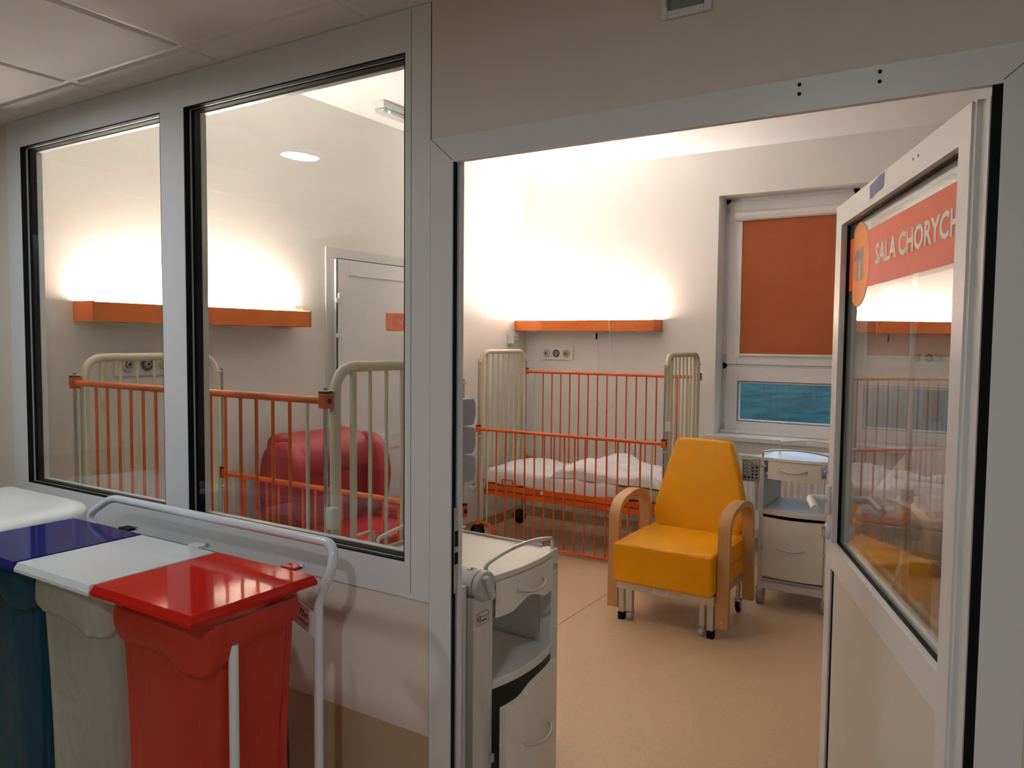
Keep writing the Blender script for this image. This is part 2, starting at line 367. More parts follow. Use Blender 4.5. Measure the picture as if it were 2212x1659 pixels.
MB().cyl((-.03, -.0121, 1.965), (-.03, -.0135, 1.965), .006, 10).build('screw', DGREY, door1)
def ringl(x0, x1, z0, z1, t, ya, yb): return ring(x0, x1, z0, z1, t, ya, yb)
ringl(g0, g1, gz0, gz1, .005, -.026, -.017).build('gasket', BLACK, door1, smooth=False)
ringl(g0, g1, gz0, gz1, .004, -.046, -.032).build('glazing_bead', ALU, door1, smooth=False)
bx(g0+.001, g1-.001, -.0285, -.0265, gz0+.001, gz1-.001).build('pane', GLASS, door1, smooth=False)
bx(g0+.001, g1-.001, -.0475, -.0460, gz0+.001, gz1-.001).build('pane', GLASS, door1, smooth=False)
bx(g0, g1, -.03, -.008, .12, pz1).build('lower_panel', mat('cream_door_panel', (.70, .66, .57), .4, var=.01), door1, smooth=False)
bx(g1-.016, g1-.0005, -.0085, -.0055, .12, pz1-.001).build('gasket', BLACK, door1, smooth=False)
# sign on the glass (printed film)
sy = -.0262
def lx(x, z, y=sy): return (x, y, z)
bx(g0+.006, g1-.006, sy, sy+.0004, 1.761, 1.920).build('sign_banner', SIGNR, door1, smooth=False)
circ = [(min(.990, .922+.124*math.cos(2*math.pi*k/60)), 1.833+.124*math.sin(2*math.pi*k/60)) for k in range(60)]
MB().prism(circ, 'y', sy+.0005, sy+.0008).build('sign_disc', SIGNO, door1, smooth=False)
tx = text('sign_text', 'SALA CHORYCH', .08, SIGNW, door1, Matrix.Identity(4), 1, .0002, bold=.0022)
def fit(o, w_, h_, X):
    v = [p.co for p in o.data.vertices]; a = min(p.x for p in v); b = max(p.x for p in v); c = min(p.y for p in v); d = max(p.y for p in v)
    o.data.transform(X @ Matrix.Diagonal((w_/(b-a), h_/(d-c), 1, 1)) @ Matrix.Translation((-a, -c, 0)))
fit(tx, .622, .0575, frame_xf((.733, sy+.0009, 1.8135), (-1, 0, 0), (0, 0, 1)))
one = [(0, 0), (.029, 0), (.029, .094), (.010, .094), (-.024, .072), (-.024, .056), (0, .066)]
for x in (.950, .897): MB().prism([(x-a, 1.786+b) for a, b in one], 'y', sy+.0009, sy+.0011).build('sign_digit', SIGNG, door1, smooth=False)
# tape, screw holes
MB().strip([(.565, .0006, 2.030), (.60, .004, 2.028), (.655, .0012, 2.026), (.70, .003, 2.020)], [(.572, .0006, 1.996), (.60, .0012, 1.993), (.655, .0010, 1.991), (.695, .0030, 1.984)]).build('tape', TAPE, door1)
for x in (.30, .335): MB().cyl((x, -.001, 2.008), (x, .0008, 2.008), .003, 8).build('screw_hole', INK, door1)
# handle and lock on the free stile
hz = 1.098; hx = 1.085
hp = bx(hx-.018, hx+.018, 0, .012, hz-.05, hz+.045).build('handle_plate', PLW, door1, bevel=.004)
MB().tube(fillet([(hx, .01, hz), (hx, .062, hz), (hx-.115, .066, hz-.012)], .02), [.0125]*2+[.0135]*6+[.0125, .0115], 12).build('lever_handle', PLW, hp)
hp2 = bx(hx-.018, hx+.018, -LT-.012, -LT, hz-.05, hz+.045).build('handle_plate', PLW, door1, bevel=.004)
MB().tube(fillet([(hx, -LT-.01, hz), (hx, -LT-.062, hz), (hx-.115, -LT-.066, hz-.012)], .02), .011, 12).build('lever_handle', PLW, hp2)
lk = MB().cyl((hx, 0, .992), (hx, .012, .992), .026, 24).build('lock_rosette', PLW, door1, bevel=.003)
mb = MB(); mb.cyl((hx, .01, 1.0), (hx, .022, 1.0), .0085, 14); mb.box(hx-.004, hx+.004, .01, .022, .972, .998); mb.build('lock_cylinder', CHROME, lk)

# ---------------------------------------------------------------- outside window (window_2)
WY = 6.20
mb = MB()
mb.box(WX0, WX0+.035, WY, WY+.08, WZ0, WZ1); mb.box(WX1-.035, WX1, WY, WY+.08, WZ0, WZ1); mb.box(WX0, WX1, WY, WY+.08, WZ1-.035, WZ1); mb.box(WX0, WX1, WY, WY+.08, WZ0, WZ0+.03)
mb.box(WX0, WX1, WY, WY+.08, 1.385, 1.435); mb.box(-.955, -.915, WY, WY+.08, WZ0, WZ1)
win2 = struct('window_2', mb, PVC, 'white outside window with four sashes and a low pane', 'window', smooth=False)
def sash(x0, x1, z0, z1, gx0, gx1, gz0_, gz1_, pane=True):
    mb = MB(); a, b = WY-.018, WY+.06
    mb.box(x0, gx0, a, b, z0, z1); mb.box(gx1, x1, a, b, z0, z1); mb.box(gx0, gx1, a, b, z0, gz0_); mb.box(gx0, gx1, a, b, gz1_, z1)
    s = mb.build('sash', PVC, win2, bevel=.003)
    ring(gx0, gx1, gz0_, gz1_, .004, WY, WY+.012).build('gasket', BLACK, s, smooth=False)
    ring(gx0, gx1, gz0_, gz1_, .016, WY+.004, WY+.03).build('glazing_bead', PVC, s, smooth=False)
    bx(gx0+.001, gx1-.001, WY+.02, WY+.024, gz0_+.001, gz1_-.001).build('pane', GLASS2, s, smooth=False)
    return s
for (x0, x1, ga, gb) in ((WX0+.028, -.945, -1.772, -1.035), (-.925, WX1-.028, -.842, -.085)):
    sash(x0, x1, .885, 1.40, ga, gb, .968, 1.292); sash(x0, x1, 1.425, 2.712, ga, gb, 1.51, 2.585)
for z in (2.66, 1.47, 1.36, .915): bx(WX0+.02, WX0+.034, WY-.032, WY-.005, z-.03, z+.03).build('hinge', PLLG, win2, bevel=.003)
for (ga, gb, lab) in ((-1.772, -1.035, 'orange roller blind on the sash beside the crib'), (-.842, -.085, 'orange roller blind on the sash behind the open door')):
    t = thing('roller_blind', lab, 'blind', ((ga+gb)/2, WY-.018, 1.505), 0, 'orange window blinds'); hw = (gb-ga)/2
    pr = [(0, 1.05), (0, 1.125), (-.03, 1.125), (-.05, 1.11), (-.055, 1.085), (-.045, 1.06), (-.03, 1.05)]
    MB().prism(pr, 'x', -hw-.035, hw+.035).build('cassette', PVC, t, bevel=.003)
    for sx in (-1, 1): bx(sx*hw-.016, sx*hw+.016, -.012, -.0005, -.03, 1.05).build('side_guide', PVC, t, bevel=.002)
    rows = []; N = 24
    for k in range(N+1):
        z = 1.052*(1-k/N); row = []
        for q in range(13):
            x = -hw+.016+(2*hw-.032)*q/12
            bul = -.004-.008*math.exp(-((z-.10)/.06)**2)*(1+.3*math.sin(q*.9))+.004*math.exp(-((z-.2)/.05)**2)
            row.append((x, bul, z))
        rows.append(row)
    MB().loft(rows, closed=False).build('fabric', BLIND, t)
    bx(-hw+.014, hw-.014, -.016, -.002, -.012, .006).build('bottom_bar', PVC, t, bevel=.003)
    bx(-hw-.045, -hw-.03, -.008, -.0005, 0, .05).build('cord_clip', glassmat('clear_plastic_clip%d' % len(bpy.data.materials)), t, bevel=.002)
sil = bx(WX0-.06, WX1+.06, B-.055, WY-.002, WZ0-.03, WZ0+.006).build('window_sill', STONE, win2, bevel=.006)
mb = bx(WX0+.001, WX1-.001, WY-.036, WY-.019, WZ0+.0065, WZ0+.03); mb.build('sill_moulding', PVC, win2, bevel=.004)

# ---------------------------------------------------------------- bathroom door (door_2) on wall_left: x = depth into room
def wl(y0, y1, z0, z1, d0, d1): return bx(-A+d0, -A+d1, y0, y1, z0, z1)
BY0, BY1 = 3.62, 4.56
door2 = tag(wl(BY0, BY1, .01, 2.112, .001, .034).build('door_2', DOORW, None, bevel=.002), 'white bathroom door with raised frame and orange sign', 'door', None, 'structure')
mb = MB(); d0, d1 = .03, .043
def fr(mb, y0, y1, z0, z1): mb.box(-A+d0, -A+d1, y0, y1, z0, z1)
fr(mb, BY0, BY0+.1, .01, 2.112); fr(mb, BY1-.1, BY1, .01, 2.112); fr(mb, BY0+.1, BY1-.1, 2.012, 2.112); fr(mb, BY0+.1, BY1-.1, .836, .934); fr(mb, BY0+.1, BY1-.1, .01, .12)
mb.build('stile_frame', DOORW, door2, bevel=.0015)
mb = MB(); fr(mb, BY0-.004, BY0-.002, 0, 2.117); fr(mb, BY0-.005, BY1, 2.114, 2.117); mb.build('joint_line', DGREY, door2, smooth=False)
mb = MB(); d0, d1 = .0005, .008; fr(mb, BY0-.07, BY0-.0055, 0, 2.1175); fr(mb, BY0-.07, BY1+.07, 2.1180, 2.185); fr(mb, BY1+.006, BY1+.07, 0, 2.1175)
struct('trim_2', mb, mat('door_surround_paint', (.76, .75, .72), .5, var=.01), 'pale flush surround of the bathroom door', 'door frame', smooth=False)
for z in (1.86, 1.635, .35):
    h = bx(-A+.04, -A+.062, BY0-.032, BY0+.012, z-.03, z+.0).build('hinge', PLW, door2, bevel=.003)
    bx(-A+.043, -A+.06, BY0-.006, BY0+.022, z+.0, z+.034).build('hinge_pin_cap', PLW, h, bevel=.003)
bx(-A+.034, -A+.038, 4.09, 4.46, 1.663, 1.782).build('bathroom_sign', SIGNR, door2)
sgx = -A+.0384
text('sign_text', '\u0141AZIENKA', .052, SIGNW, door2, frame_xf((sgx, 4.197, 1.708), (0, 1, 0), (0, 0, 1)), .8, .0003)
mb = MB()
def kid(yc, girl):
    zc = 1.752; R = lambda k, r: (sgx, yc+r*math.cos(k), zc+r*math.sin(k))
    mb.tube([R(2*math.pi*k/16, .0125) for k in range(16)], .0016, 5, closed=True)
    mb.tube([(sgx, yc-.005, zc-.002), (sgx, yc, zc-.006), (sgx, yc+.005, zc-.002)], .001, 4)
    body = [(0, -.014), (-.012, -.04), (-.016, -.052), (.016, -.052), (.012, -.04)] if girl else [(-.010, -.016), (-.010, -.046), (0, -.050), (.010, -.046), (.010, -.016)]
    mb.tube([(sgx, yc+a, zc+b) for a, b in body], .0015, 5, closed=True)
    for s in (-1, 1):
        mb.tube([(sgx, yc+s*.006, zc-.050), (sgx, yc+s*.006, zc-.068), (sgx, yc+s*.012, zc-.070)], .0014, 5)
        mb.tube([(sgx, yc+s*.009, zc-.020), (sgx, yc+s*.019, zc-.036)], .0014, 5)
        if girl: mb.tube([(sgx, yc+s*.008, zc+.008), (sgx, yc+s*.016, zc+.016)], .0016, 5)
kid(4.118, True); kid(4.148, False); mb.box(sgx-.0005, sgx, 4.172, 4.1735, 1.678, 1.768)
mb.build('child_pictograms', mat('pale_print', (.80, .62, .45), .5), door2)

# ---------------------------------------------------------------- bed-head lamps
def bed_lamp(name, label, loc, rz):
    t = thing(name, label, 'wall lamp', loc, rz, 'orange bed-head lamps'); L, D, Hh = 1.31, .165, .092     # local: x along wall, wall at y=0, front at y=-D, z 0 = bottom
    bx(-L/2, L/2, -D, -D+.012, 0, Hh).build('front_panel', LORANGE, t, bevel=.002)
    for s in (-1, 1): bx(s*L/2-.006, s*L/2+.006, -D, -.001, 0, Hh+.004).build('end_cap', LORANGE, t, bevel=.002)
    bx(-L/2+.006, L/2-.006, -D+.012, -.001, .004, .012).build('tray', PLW, t, smooth=False)
    bx(-L/2+.006, L/2-.006, -.010, -.001, .012, .05).build('back_rail', PLW, t, smooth=False)
    for yy in (-.032, -.066):
        tb = MB().cyl((-L/2+.05, yy, .078), (L/2-.05, yy, .078), .013, 14).build('fluorescent_tube', LAMPE, t)
        for s in (-1, 1): MB().cyl((s*(L/2-.05), yy, .078), (s*(L/2-.02), yy, .078), .015, 12).build('tube_socket', PLW, tb)
    for x in (-.50, .16, .50):
        MB().prism([(x-.05, 0), (x+.05, 0), (x+.038, -.014), (x-.038, -.014)], 'y', -D+.03, -.05).build('reading_lens', mat('lamp_lens', (.75, .70, .66), .2), t, bevel=.003)
    return t
lampL = bed_lamp('bed_head_lamp', 'lit orange bed-head lamp on the bathroom wall behind glass', (-A, 2.617, 1.667), math.pi/2)
lampR = bed_lamp('bed_head_lamp', 'lit orange bed-head lamp on the wall beside the window', (-3.003, B, 1.683), 0)
# cables lying on the left lamp
mb = MB(); ca = [(-3.52, 2.86, 1.765), (-3.54, 2.95, 1.752), (-3.53, 3.02, 1.764), (-3.52, 3.1, 1.775)]
cb = [(-3.60, 2.98, 1.76), (-3.58, 3.05, 1.79), (-3.56, 3.12, 1.785), (-3.55, 3.2, 1.765), (-3.53, 3.26, 1.764)]
def smoothp(p, n=2):
    P = [Vector(q) for q in p]
    for _ in range(n):
        o = [P[0]]
        for a, b in zip(P[:-1], P[1:]): o += [a*.75+b*.25, a*.25+b*.75]
        o.append(P[-1]); P = o
    return P
t = thing('plug_adapter', 'white plug and cable lying on top of the lamp near the bathroom door', 'plug', (-3.56, 3.2, 1.762))
def loc(p, o): return [Vector(q)-Vector(o) for q in p]
o_ = (-3.56, 3.2, 1.762)
MB().tube(loc(smoothp(cb), o_), .004, 8).build('cable', CABLE, t); MB().tube(loc(smoothp(ca), o_), .0025, 6).build('thin_cable', CABLE, t)
bx(-.03, .03, -.02, .045, .003, .03).build('plug_body', PLW, t, bevel=.006)
bx(-.045, -.005, -.13, -.09, 0, .02).build('connector', PLW, t, bevel=.004)
# hanging call cord on the right lamp
t = thing('hanging_cable', 'thin white cable looping down from the lamp beside the window', 'cable', (-2.82, 5.82, 1.68))
o_ = (-2.82, 5.82, 1.68)
MB().tube(loc(smoothp([(-2.87, 5.87, 1.675), (-2.87, 5.86, 1.60), (-2.872, 5.93, 1.45), (-2.90, 5.95, 1.15), (-2.86, 5.95, 1.0), (-2.79, 5.95, .99), (-2.72, 5.95, 1.13), (-2.72, 5.94, 1.35), (-2.74, 5.88, 1.55), (-2.735, 5.822, 1.68), (-2.735, 5.82, 1.775), (-2.74, 5.86, 1.80), (-2.75, 5.9, 1.79)]), o_), .0028, 7).build('cable', CABLE, t)
MB().cyl((-.05, .048, -.015), (-.05, .046, -.065), .008, 10).build('connector', BLACK, t)
MB().cyl((-.05, .05, .004), (-.05, .048, -.016), .009, 10).build('socket', PLG, t)
MB().tube(loc(smoothp([(-2.75, 5.9, 1.79), (-2.76, 5.93, 1.80), (-2.82, 5.96, 1.81)]), o_), [.004]+[.012]*(len(smoothp([0]*0+[(0,0,0)]*3))-1) if False else .012, 10).build('cable_end', CABLE, t)

# ---------------------------------------------------------------- medical gas panels, sockets
def gas_panel(label, loc, rz):
    t = thing('gas_outlet_panel', label, 'wall panel', loc, rz, 'medical gas outlets')
    bx(-.165, .165, -.012, -.0005, -.058, .058).build('plate', mat('gas_panel_paint', (.88, .86, .81), .45, var=.01), t, bevel=.003)
    for x, c in ((-.1, (.75, .75, .73)), (0, (.02, .02, .02)), (.1, (.62, .58, .10))):
        o = MB().cyl((x, -.012, 0), (x, -.020, 0), .036, 28).build('outlet', PLLG, t, bevel=.002)
        MB().tube([(x+.027*math.cos(2*math.pi*k/28), -.021, .027*math.sin(2*math.pi*k/28)) for k in range(28)], .0055, 8, closed=True).build('colour_ring', mat('gas_ring', c, .4), o)
        MB().cyl((x, -.02, 0), (x, -.032, 0), .016, 20).build('coupling', CHROME, o, bevel=.003)
        MB().cyl((x, -.0321, 0), (x, -.033, 0), .0075, 14).build('bore', BLACK, o)
        for k in range(4):
            a = math.pi/4+k*math.pi/2; MB().cyl((x+.021*math.cos(a), -.02, .021*math.sin(a)), (x+.021*math.cos(a), -.0225, .021*math.sin(a)), .003, 8).build('pin', INK, o)
gas_panel('gas outlet panel of three round couplings seen through the crib headboard', (-A, 2.312, 1.462), math.pi/2)
gas_panel('gas outlet panel of three round couplings below the window-side lamp', (-3.319, B, 1.488), 0)
t = thing('socket_box', 'small white surface socket box in the corner above the crib', 'socket', (-A, 5.753, 1.611))
bx(.0005, .062, -.041, .041, -.041, .041).build('box', PLW, t, bevel=.003)
for z in (-.02, .016):
    q = bx(.062, .064, -.03, .03, z-.014, z+.014).build('socket_face', PLLG, t, bevel=.001)
    for y in (-.012, .012): MB().cyl((.064, y, z), (.0645, y, z), .004, 8).build('pin_hole', INK, q)
# emergency light on the ceiling
t = thing('emergency_light', 'slim white emergency light with green diode on the ceiling', 'light fitting', (-3.335, 3.86, CZ))
bx(-.045, .045, -.17, .17, -.045, -.0005).build('housing', PLW, t, bevel=.003)
bx(-.038, .04, -.16, .16, -.072, -.045).build('diffuser', PLLG, t, bevel=.006)
bpy_led = MB().cyl((.042, -.115, -.062), (.042, -.115, -.07), .006, 12).build('diode', LEDG, t)
# nurse call lamp above the door
t = thing('call_lamp', 'square white call lamp on the wall above the doorway', 'wall lamp', (-.565, FY, 2.315))
ring(-.052, .052, -.052, .052, .014, -.012, -.0005).build('surround', PLW, t, bevel=.002)
bx(-.038, .038, -.03, -.0005, -.038, .038).build('lens', glassmat('call_lens', (.75, .82, .74)), t, bevel=.006)
bx(-.038, .038, -.003, -.0005, -.038, .038).build('base_plate', PLG, t)
MB().cyl((.0, -.003, 0), (.0, -.02, 0), .012, 12).build('bulb', PLW, t)
# corridor downlights: one mirrored in the glazing, one added as unseen fill
for i, (x, y) in enumerate(DLX):
    t = thing('downlight', ['round recessed downlight in the corridor ceiling facing the glazing', 'added unseen downlight in the corridor ceiling filling the doorway with light'][i], 'downlight', (x, y, KZ-.007), 0, 'corridor downlights')
    pr = []; mb = MB()
    rings = [[(r*math.cos(2*math.pi*k/36), r*math.sin(2*math.pi*k/36), z) for k in range(36)] for r, z in ((.105, -.0005), (.104, -.006), (.075, -.008), (.062, -.004))]
    mb.loft(rings); mb.build('trim_ring', PLW, t)
    MB().cyl((0, 0, -.0035), (0, 0, -.005), .0625, 36).build('lens', DOWNE, t)

# ---------------------------------------------------------------- cribs
CL, CW = 1.534, .737
def crib(label, loc, rz, near_z, far_z, base_z, basket):
    t = thing('hospital_crib', label, 'crib', loc, rz, 'orange and cream hospital cribs')
    for ex, sgn in ((0, -1), (CL, 1)):
        y0, y1 = .042, CW-.042
        pts = fillet([(ex, y0, .16), (ex, y0, 1.507), (ex, y1, 1.507), (ex, y1, .16)], .095, 8)
        e = MB().tube(pts, .0185, 14).build('end_frame', CREAM, t)
        for z in (.40,): MB().cyl((ex, y0, z), (ex, y1, z), .014, 12).build('cross_tube', CREAM, e)
        for k in range(1, 8):
            y = y0+(y1-y0)*k/8; r = .0125 if k in (1, 7) else .0068
            MB().cyl((ex, y, .40), (ex, y, 1.505), r, 10).build('bar', CREAM, e)
        for y, yp, s in ((0, y0, -1), (CW, y1, 1)):
            r = MB().cyl((ex, y, .135), (ex, y, 1.442), .0075, 12).build('guide_rod', CHROME, t)
            for z in (1.428, .84, .14): bx(ex-.013, ex+.013, min(y-s*-.012, yp) if s < 0 else yp, yp if s < 0 else y+.012, z-.004, z+.004).build('rod_bracket', CREAM, r, bevel=.002)
            for z in (1.05, .95): MB().tube([(ex-.008, y, z), (ex, y, z)], .003, 6).build('notch', DGREY, r)
            # corner bumper and caster
            bk = bx(min(ex, ex+sgn*.075), max(ex, ex+sgn*.075), yp-.012, yp+.012, .375, .395).build('bumper_bracket', CREAM, t, bevel=.002)
            MB().cyl((ex+sgn*.065, yp-s*-.012, .405), (ex+sgn*.065, yp-s*-.012, .43), .034, 24).build('bumper_disc', PLLG, bk, bevel=.004)
            MB().cyl((ex+sgn*.065, yp-s*-.012, .43), (ex+sgn*.065, yp-s*-.012, .45), .007, 10).build('bolt', CHROME, bk)
            cz = .0645; ix = ex-sgn*.0
            st = MB().cyl((ex, yp, .165), (ex, yp, .13), .014, 12).build('caster_stem', CHROME, t)
            fk = MB(); fk.box(ex-.018, ex+.018, yp-.022, yp+.022, .12, .132); fk.box(ex-.05, ex+.015, yp-.022, yp-.018, .055, .125); fk.box(ex-.05, ex+.015, yp+.018, yp+.022, .055, .125); fk.build('caster_fork', DGREY, st)
            MB().cyl((ex-.03, yp-.014, cz), (ex-.03, yp+.014, cz), .062, 28).build('caster_wheel', BLACK, st, bevel=.006)
        # hooks on the inner post
        hk = MB()
        for q in range(4): hk.tube(fillet([(ex-sgn*.012, y0+.03, .92-q*.075), (ex-sgn*.04, y0+.03, .92-q*.075), (ex-sgn*.04, y0+.03, .90-q*.075)], .006), .0025, 6)
        tag(hk.build('height_hooks', CREAM, e), kind='stuff')
    # holder on the near right post
    MB().prism(rrect(.017, .017, .006, 4, CL+.03, .0), 'z', .985, 1.055).build('post_clip', mat('cream_plastic_clip', (.72, .72, .62), .35), t, bevel=.003)
    MB().tube(fillet([(CL, .12, .93), (CL, .05+.17, .93), (CL, .05+.17, .83)], .02), .006, 8).build('end_hook', CREAM, t)
    def rail(y, zt, s):
        top = MB().cyl((0, y, zt), (CL, y, zt), .0125, 14).build('side_rail', ORANGE, t)
        for ex in (0, CL):
            b = bx(ex-.017, ex+.017, y-.017, y+.017, zt-.024, zt+.024).build('slide_block', ORANGE, top, bevel=.003)
            bx(ex-.0165, ex+.0165, y-.0165, y+.0165, zt+.024, zt+.031).build('slide_cap', BLACK, b, bevel=.002)
            MB().cyl((ex+.017, y, zt), (ex+.0185, y, zt), .009, 14).build('plug', BLACK, b)
        zb = zt-.745; z2 = zt-.868
        st = CL/18
        pts = fillet([(0, y, zb), (st*1.35, y, zb), (st*2.0, y, z2), (CL-st*2.0, y, z2), (CL-st*1.35, y, zb), (CL, y, zb)], .035, 5)
        low = MB().tube(pts, .0115, 12).build('lower_rail', ORANGE, t)
        for ex in (0, CL):
            bx(ex-.015, ex+.015, y-.015, y+.015, zb-.018, zb+.018).build('slide_block', ORANGE, low, bevel=.003)
            MB().cyl((ex, y, zb-.018), (ex, y, zb-.03), .014, 12).build('slide_cap', BLACK, low)
        for k in range(1, 18):
            x = st*k
            cream = k in (1, 17)
            MB().cyl((x, y, zt), (x, y, zb if cream else z2), .0062, 10).build('bar', CREAM if cream else ORANGE, t)
    rail(0, near_z, -1); rail(CW, far_z, 1)
    bz = base_z
    fr = MB()
    for y in (.055, CW-.055-.02): fr.box(.03, CL-.03, y, y+.02, bz-.042, bz)
    for x in (.03, CL-.06): fr.box(x, x+.03, .055, CW-.055, bz-.042, bz)
    pl = fr.build('bed_platform', ORANGE, t, bevel=.003)
    for k in range(9):
        x = .10+k*.16; bx(x, x+.09, .075, CW-.075, bz-.018, bz-.006).build('slat', ORANGE, pl, bevel=.002)
    fr = MB()
    for y in (.06, CW-.06-.03): fr.box(.02, CL-.02, y, y+.03, bz-.092, bz-.050)
    for x in (.02, CL-.05): fr.box(x, x+.03, .06, CW-.06, bz-.092, bz-.05)
    un = fr.build('under_frame', ORANGE, t, bevel=.003)
    MB().cyl((.55, .055, bz-.02), (.55, .049, bz-.02), .013, 18).build('button', PLW, pl)
    for x in (.24, 1.30):
        MB().tube(fillet([(x-.05, .052, bz-.01), (x-.05, .048, bz+.05), (x+.05, .048, bz+.05), (x+.05, .052, bz-.01)], .015), .005, 8).build('mattress_stop', ORANGE, pl)
    MB().tube(fillet([(-.02, .10, bz-.02), (-.06, .10, bz+.0), (-.06, .25, bz), (-.02, .25, bz-.02)], .02), .009, 8).build('end_handle', ORANGE, pl)
    if basket:
        wb = MB(); x0, x1, ya, yb, z0, z1 = .76, 1.28, .14, .46, .205, .345
        def rim(z, ins): return [(x0+ins, ya+ins, z), (x1-ins, ya+ins, z), (x1-ins, yb-ins, z), (x0+ins, yb-ins, z)]
        for z, ins in ((z1, 0), (z1-.045, .01), (z1-.09, .022), (z0, .035)): wb.tube(rim(z, ins), .0022 if z < z1 else .004, 6, closed=True)
        for k in range(1, 22):
            x = x0+(x1-x0)*k/22
            wb.tube([(x, ya, z1), (x, ya+.035, z0), (x, yb-.035, z0), (x, yb, z1)], .0014, 5)
        for k in range(1, 12):
            y = ya+(yb-ya)*k/12
            wb.tube([(x0, y, z1), (x0+.035, y, z0), (x1-.035, y, z0), (x1, y, z1)], .0014, 5)
        for x in (x0, x1):
            for y in (ya, yb): wb.tube([(x, y, z1), (x, y, bz-.06)], .004, 6)
        wb.build('wire_basket', mat('cream_wire', (.66, .60, .50), .4), t)
    return t
crib1_loc, crib1_r = (-3.367, 1.800, 0), -.0147
crib2_loc, crib2_r = (-3.4618, 4.991, 0), .0151
crib('tall crib right behind the glazed partition, orange near side raised', crib1_loc, crib1_r, 1.399, .905, .545, False)
crib('tall crib in the corner under the lamp, orange near side lowered', crib2_loc, crib2_r, .897, 1.330, .458, True)

def lump(x, y, s=3.0, seed=0): return noise.noise(Vector((x*s+seed, y*s-seed*.7, seed*1.3)))
# mattresses
def mattress(name, label, cloc, r, base_z, M, h):
    t = thing(name, label, 'mattress', (cloc[0], cloc[1], base_z), r, 'crib mattresses')
    b = MB(); b.box(.05, CL-.05, .085, CW-.085, .001, h); o = b.build('mattress_body', M, t, soft=True, bevel=.022, seg=4)
    MB().tube([(p[0]+CL/2, p[1]+CW/2, h-.012) for p in rrect(CL/2-.0495, CW/2-.0845, .022, 4)], .003, 6, closed=True).build('piping', M, t)
    return t
mattress('crib_mattress', 'cream covered mattress in the crib behind the partition glass', crib1_loc, crib1_r, .545, CRMAT, .105)
mattress('crib_mattress', 'beige covered mattress under white bedding in the corner crib', crib2_loc, crib2_r, .458, FOAM, .095)
# sheet and duvet on crib2 (draped height fields)
def drape(name, label, cat, x0, x1, y0, y1, fz, hem, M, seed, nx=110, ny=54, thick=.006, over_l=True):
    t = None; rows = []
    for i in range(nx+1):
        x = x0+(x1-x0)*i/nx; row = []
        zt0 = fz(x, y0); hz_ = hem(x, 0)
        # front hang
        for k in range(6): 
            q = k/6; wv = .010*math.sin(x*23+seed)*(1-q)+.006*math.sin(x*51+2*seed)*(1-q)
            row.append((x, y0-.012*math.sin(q*math.pi/2)*0+wv-.006, hz_+(zt0-.012-hz_)*q))
        for j in range(ny+1):
            y = y0+(y1-y0)*j/ny; e = min(j, ny-j)/3.0
            row.append((x, y, fz(x, y)-.012*max(0, 1-e)**2))
        hz2 = hem(x, 1)
        for k in range(1, 5): row.append((x, y1+.008, fz(x, y1)-.012+(hz2-fz(x, y1)+.012)*k/4))
        rows.append(row)
    # left and right turn-down
    def endrow(row, z0_, dx): return [(p[0]+dx, p[1], min(p[2], z0_)) for p in row]
    rows = [endrow(rows[0], rows[0][10][2]-.10, -.012), endrow(rows[0], rows[0][10][2]-.03, -.010)]+rows+[endrow(rows[-1], rows[-1][10][2]-.02, .010), endrow(rows[-1], rows[-1][10][2]-.055, .012)]
    o = MB().loft(rows, closed=False).build(name, M, None, ang=80)
    bm = bmesh.new(); bm.from_mesh(o.data); bmesh.ops.recalc_face_normals(bm, faces=bm.faces)
    if sum(f.normal.z for f in bm.faces) > 0: bmesh.ops.reverse_faces(bm, faces=bm.faces)
    bmesh.ops.solidify(bm, geom=bm.faces, thickness=.004); bm.to_mesh(o.data); bm.free()
    for p in o.data.polygons: p.use_smooth = True
    o.location = (crib2_loc[0], crib2_loc[1], 0); o.rotation_euler = (0, 0, crib2_r)
    return tag(o, label, cat)
mt = .458+.095
def f_sheet(x, y):
    z = mt+.014+.012*lump(x, y, 3, 1)+.009*lump(x, y, 9, 3)+.005*lump(x*1.6, y, 22, 5)
    z += .035*math.exp(-((x-.25)/.22)**2)*(.4+y)      # head end a little higher
    return z
def h_sheet(x, side): 
    if side: return .47
    return .455+.012*math.sin(x*7)+.008*math.sin(x*19)-.05*max(0, x-.75)
drape('bed_sheet', 'rumpled white sheet over the corner crib mattress', 'sheet', .045, 1.14, .078, CW-.078, f_sheet, h_sheet, LINEN, 1.0)
def f_duv(x, y):
    u = (x-.62)/.86; ed = max(0, min(1, min(u, 1-u)*9))**.5
    ridge = .055*math.exp(-((x-.88-(y-.3)*.25)/.14)**2)*(.35+1.0*min(1, y/.55))
    return mt+.028+ed*(.05+ridge+.020*lump(x, y, 4, 7)+.014*lump(x, y*1.5, 10, 9)+.006*lump(x, y*2, 24, 2)+.010*math.sin(x*9+y*7)*(y/.7))
def h_duv(x, side):
    return mt+.010 if side == 0 else .56
drape('folded_duvet', 'crumpled white duvet folded across the corner crib', 'duvet', .62, 1.48, .088, CW-.10, f_duv, h_duv, LINEN, 2.3)

# ---------------------------------------------------------------- yellow armchair
yc = thing('armchair', 'yellow leatherette armchair with bent beech arms on castors', 'armchair', (-1.525, 4.30, 0), -.012)
def rb(x0, x1, y0, y1, z0, z1): return (x0, x1, y0, y1, z0, z1)
bx(-.286, .286, -.335, .27, .238, .463).build('seat_cushion', YELLOW, yc, bevel=.016, seg=4, soft=False)
for s in (-1, 1):
    for (za, zb) in ((.245, .342), (.356, .456)): bx(s*.286-.012, s*.286+.009, -.235, .265, za, zb).build('side_fold', YELLOW, yc, bevel=.009, seg=3)
